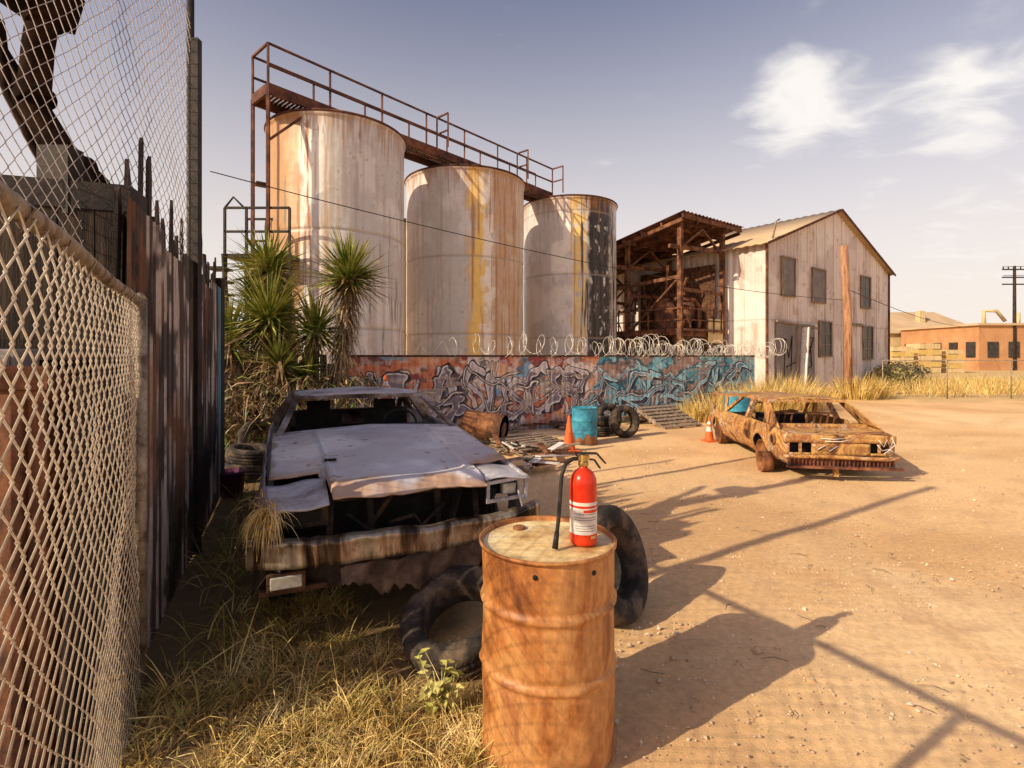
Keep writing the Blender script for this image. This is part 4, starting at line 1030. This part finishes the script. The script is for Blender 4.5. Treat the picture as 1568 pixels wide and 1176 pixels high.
# ------------------------------------------------------------------ yard objects
def cone(name, x, y, h, z=0, s=1.0, stripe=True):
    C = empty(name, frame((x, y, z), (.9, .3, 0)))
    mb = MB(); r0 = h*.19; r1 = h*.035
    mb.box((0, 0, .015), (h*.5, h*.5, .03), 0)
    for i, (a_, b_, m_) in enumerate([(.03, .42, 0), (.42, .62, 1 if stripe else 0), (.62, .70, 0), (.70, .82, 1 if stripe else 0), (.82, 1.0, 0)]):
        ra = r0+(r1-r0)*a_; rb_ = r0+(r1-r0)*b_; mb.lathe([(ra, a_*h), (rb_, b_*h)], 24, m_)
    mb.lathe([(r1, h), (r1*.7, h), (r1*.7, h*.9)], 24, 0)
    mb.obj('cone_body', [M_ORANGE, M_WHITE], C, bevel=0)
cone('traffic_cone', 1.0, 9.15, .62, stripe=False)
cone('traffic_cone.001', 3.85, 10.2, .48)
cone('traffic_cone.002', -1.60, 6.62, .45, .98)
def barrel(name, x, y, r, h, m1, m2, axis=None, z=0):
    Bm = empty(name, frame((x, y, z), (1, 0, 0)) if axis is None else tm((x, y, z), axis))
    mb = MB(); pf = [(.0005, 0), (r, 0)]
    for i in range(41):
        zz = h*i/40; rr = r
        for zc in (.34*h, .67*h): rr += .012*math.exp(-((zz-zc)/.02)**2)
        pf.append((rr, zz))
    pf += [(r+.008, h), (r+.006, h+.012), (r-.01, h+.01), (r-.012, h-.01), (.0005, h-.008)]
    mb.lathe(pf, 40, 0)
    mb.lathe([(.03, h-.008), (.03, h+.005), (.0005, h+.005)], 12, 1, (r*.5, 0, 0))
    mb.grid(lambda u, v: ((r+.0035)*math.cos(u*6.283), (r+.0035)*math.sin(u*6.283), .01+h*.22*v*(1+.5*math.sin(u*19)*math.sin(u*43))), 90, 2, 1)
    mb.obj('barrel_shell', [m1, m2], Bm)
barrel('blue_barrel', 1.38, 9.95, .24, .68, M_BLUE, M_RUST)
barrel('blue_barrel.001', 5.0, 11.6, .27, .85, M_BLUE, M_RUST)
barrel('rusty_barrel', -.15, 9.7, .27, .75, M_RUST, M_DRUST, (-.9, .3, .1), .30)
mb = MB(); mb.lathe([(.0005, 0), (.12, 0), (.15, .3), (.157, .3), (.16, .28)], 24, 0, (-3.35, 6.25, 0)); mb.obj('plastic_bucket', M_PURPLE)
def pallet(name, M_, n=7):
    Pm = empty(name, M_); mb = MB()
    for i in range(n): mb.box((0, -.5+i/(n-1), .12), (1.1, .1, .02))
    for x in (-.5, 0, .5): mb.box((x, 0, .06), (.05, 1.1, .09))
    for i in (0, 3, 6): mb.box((0, -.5+i/6, .005), (1.1, .1, .018))
    mb.obj('slats', M_WOOD2, Pm)
pallet('wooden_pallet', frame((3.75, 12.6, .12), (.9, .4, 0), (.1, -.35, 1)))
pallet('wooden_pallet.001', frame((.35, 9.3, .03), (.8, .5, 0), (0, -.05, 1)))
mb = MB()
for i in range(50):
    x = random.uniform(-.5, .9); y = random.uniform(7.0, 9.2); x = min(x, .0+.35*(y-6.5)); a = random.uniform(0, 3.1); l_ = random.uniform(.15, .6); z = random.uniform(.02, .22)
    mb.beam((x, y, z), (x+l_*math.cos(a), y+l_*math.sin(a), max(.02, z+random.uniform(-.1, .1))), random.uniform(.03, .14), .018, random.choice((0, 0, 1, 2, 4, 2, 4)))
mb.obj('scrap_pile', [M_WOOD2, M_WHITE, M_RUST, M_BLUE, M_WOOD])
mb = MB()
for i in range(60):
    x = random.uniform(-.4, 4.2); y = 12.0+.54*x+random.uniform(-.9, -.2); a = random.uniform(0, 3.1); l_ = random.uniform(.2, .8); z = random.uniform(.03, .2)
    mb.beam((x, y, z), (x+l_*math.cos(a), y+l_*math.sin(a), z), random.uniform(.05, .2), .03, random.choice((0, 1)))
mb.obj('debris', [M_WOOD2, M_DRUST])
mb = MB()
def leaf(p, d, L_, w):
    p = Vector(p); d = Vector(d).normalized(); s3 = d.cross(Vector((0, 0, 1))).normalized(); up = s3.cross(d)
    a_ = [p, p+d*L_*.3+s3*w+up*.006, p+d*L_*.7+s3*w*.6+up*.004, p+d*L_, p+d*L_*.7-s3*w*.6+up*.004, p+d*L_*.3-s3*w+up*.006, p+d*L_*.45-up*.004]
    mb.add(a_, [(0, 1, 6), (1, 2, 6), (2, 3, 6), (3, 4, 6), (4, 5, 6), (5, 0, 6)], 0)
for b_ in range(8):
    bx = -.36+random.gauss(0, .04); by = 2.42+random.gauss(0, .03); hh = random.uniform(.12, .3); lean = Vector((random.gauss(0, .3), random.gauss(0, .2), 1))
    mb.tube([Vector((bx, by, 0)), Vector((bx, by, 0))+lean*hh], .0025, 5, 0)
    for k in range(8):
        a = random.uniform(0, 6.28); leaf(Vector((bx, by, 0))+lean*hh*random.uniform(.3, 1), (math.cos(a), math.sin(a), random.uniform(-.3, .5)), random.uniform(.04, .075), random.uniform(.014, .024))
mb.obj('leafy_weed', M_GREEN2)

# ------------------------------------------------------------------ distance
BB = empty('brick_building')
mb = MB()
mb.box((64.6, 66, 2.6), (22, 12, 5.2), 0); mb.box((64.6, 66, 5.3), (22.6, 12.6, .25), 1)
for i in range(9): mb.box((55.2+2.4*i, 59.95, 2.4), (1.2, .12, 1.8), 2)
for i in range(5): mb.box((53.55, 61+2.4*i, 2.4), (.12, 1.2, 1.8), 2)
mb.tube([(56, 62, 5), (56, 62, 7.0), (57.5, 62, 7.0), (58.5, 62, 5.8)], .2, 8, 3); mb.tube([(60, 62, 5), (60, 62, 6.8)], .25, 8, 3)
mb.obj('brick_block', [M_BRICK, M_ROOFT, M_DARKPANE, M_CREAM], BB)
BB = empty('factory_building')
mb = MB()
mb.box((55, 78, 2.4), (22, 10, 4.8), 0)
mb.add([(43.5, 72.5, 4.8), (66.5, 72.5, 4.8), (66.5, 83.5, 4.8), (43.5, 83.5, 4.8), (47, 78, 8.2), (63, 78, 8.2)], [(0, 1, 5, 4), (2, 3, 4, 5), (1, 2, 5), (3, 0, 4)], 1)
for x in (47, 53, 59): mb.box((x, 75.5, 7.2), (.8, .8, 1.9), 0)
for i in range(10): mb.box((45.2+2.1*i, 72.93, 2.2), (1.1, .12, 1.6), 2)
mb.obj('factory_block', [M_CREAM, M_ROOFT, M_DARKPANE], BB)
mb = MB()
for (x, y, w, h_) in [(37.5, 51, 2.0, 2.6), (40.5, 51.5, 2.2, 2.9), (43.4, 52, 1.8, 2.3)]:
    for k in range(5): mb.box((x, y, h_*(k+.5)/5), (w*random.uniform(.9, 1.05), 1.8, h_/5*.86), 0 if k % 2 else 1)
mb.obj('stacked_pallets', [M_YELLOW, M_CREAM])
mb = MB(); mb.tube([(57.7, 60, 0), (57.7, 60, 12.0)], [.2, .14], 8)
for z in (11.6, 10.7, 9.9): mb.beam((56.3, 60, z), (59.1, 60, z), .12, .14)
for x in (-1.3, -.7, .7, 1.3): mb.tube([(57.7+x, 60, 11.65), (57.7+x, 60, 11.95)], .06, 6)
for z in (11.9, 10.9): mb.tube([(56.4, 60, z), (75, 52, z-.8), (95, 44, z)], .03, 4)
mb.obj('utility_pole', M_WOOD)
mb = MB(); fp = Vector((14.4, 20.3, 0)); fd = Vector((1, .04, 0)).normalized()
for i in range(9):
    p = fp+fd*(2.6*i); mb.tube([p, p+Vector((0, 0, 1.5))], .025, 6)
for z in (.1, 1.5): mb.tube([fp+Vector((0, 0, z)), fp+fd*21+Vector((0, 0, z))], .012 if z < 1.4 else .018, 5)
chain(mb, fp, fd, 21, .05, 1.5, hx=.12, dz=.12, r=.0028, seed=801, sag=.01)
mb.obj('yard_fence', M_PIPE)
random.seed(5); mb = MB()
def farbush(x, y, r_, h_, n_, s0=None):
    for i in range(n_):
        a = random.uniform(0, 6.28); b_ = random.uniform(0, 1); rr = r_*math.sqrt(random.random())
        p = Vector((x+math.cos(a)*rr, y+math.sin(a)*rr, h_*b_*(1-.5*(rr/r_)**2)))
        u_ = Vector((random.gauss(0, 1), random.gauss(0, 1), random.gauss(0, 1))).normalized(); w_ = u_.orthogonal().normalized(); s3 = s0 or r_*.10
        mb.add([p-u_*s3, p+w_*s3*.6, p+u_*s3, p-w_*s3*.6], [(0, 1, 2, 3)], random.choice((0, 0, 1)))
for (x, y, r_, h_) in [(24, 33, 1.6, 1.4), (27, 36, 1.6, 1.4), (20.5, 28, 1.1, 1.3), (19, 26.5, .9, 1.3)]: farbush(x, y, r_, h_, 900, .10)
for i in range(26): farbush(random.uniform(70, 170), random.uniform(110, 150), 5, random.uniform(3, 6), 120)
for i in range(40): farbush(random.uniform(-160, 60), random.uniform(150, 190), 6, random.uniform(3, 7), 120)
mb.obj('distant_shrubs', [M_DRYB, M_GRASSG])
print('done')
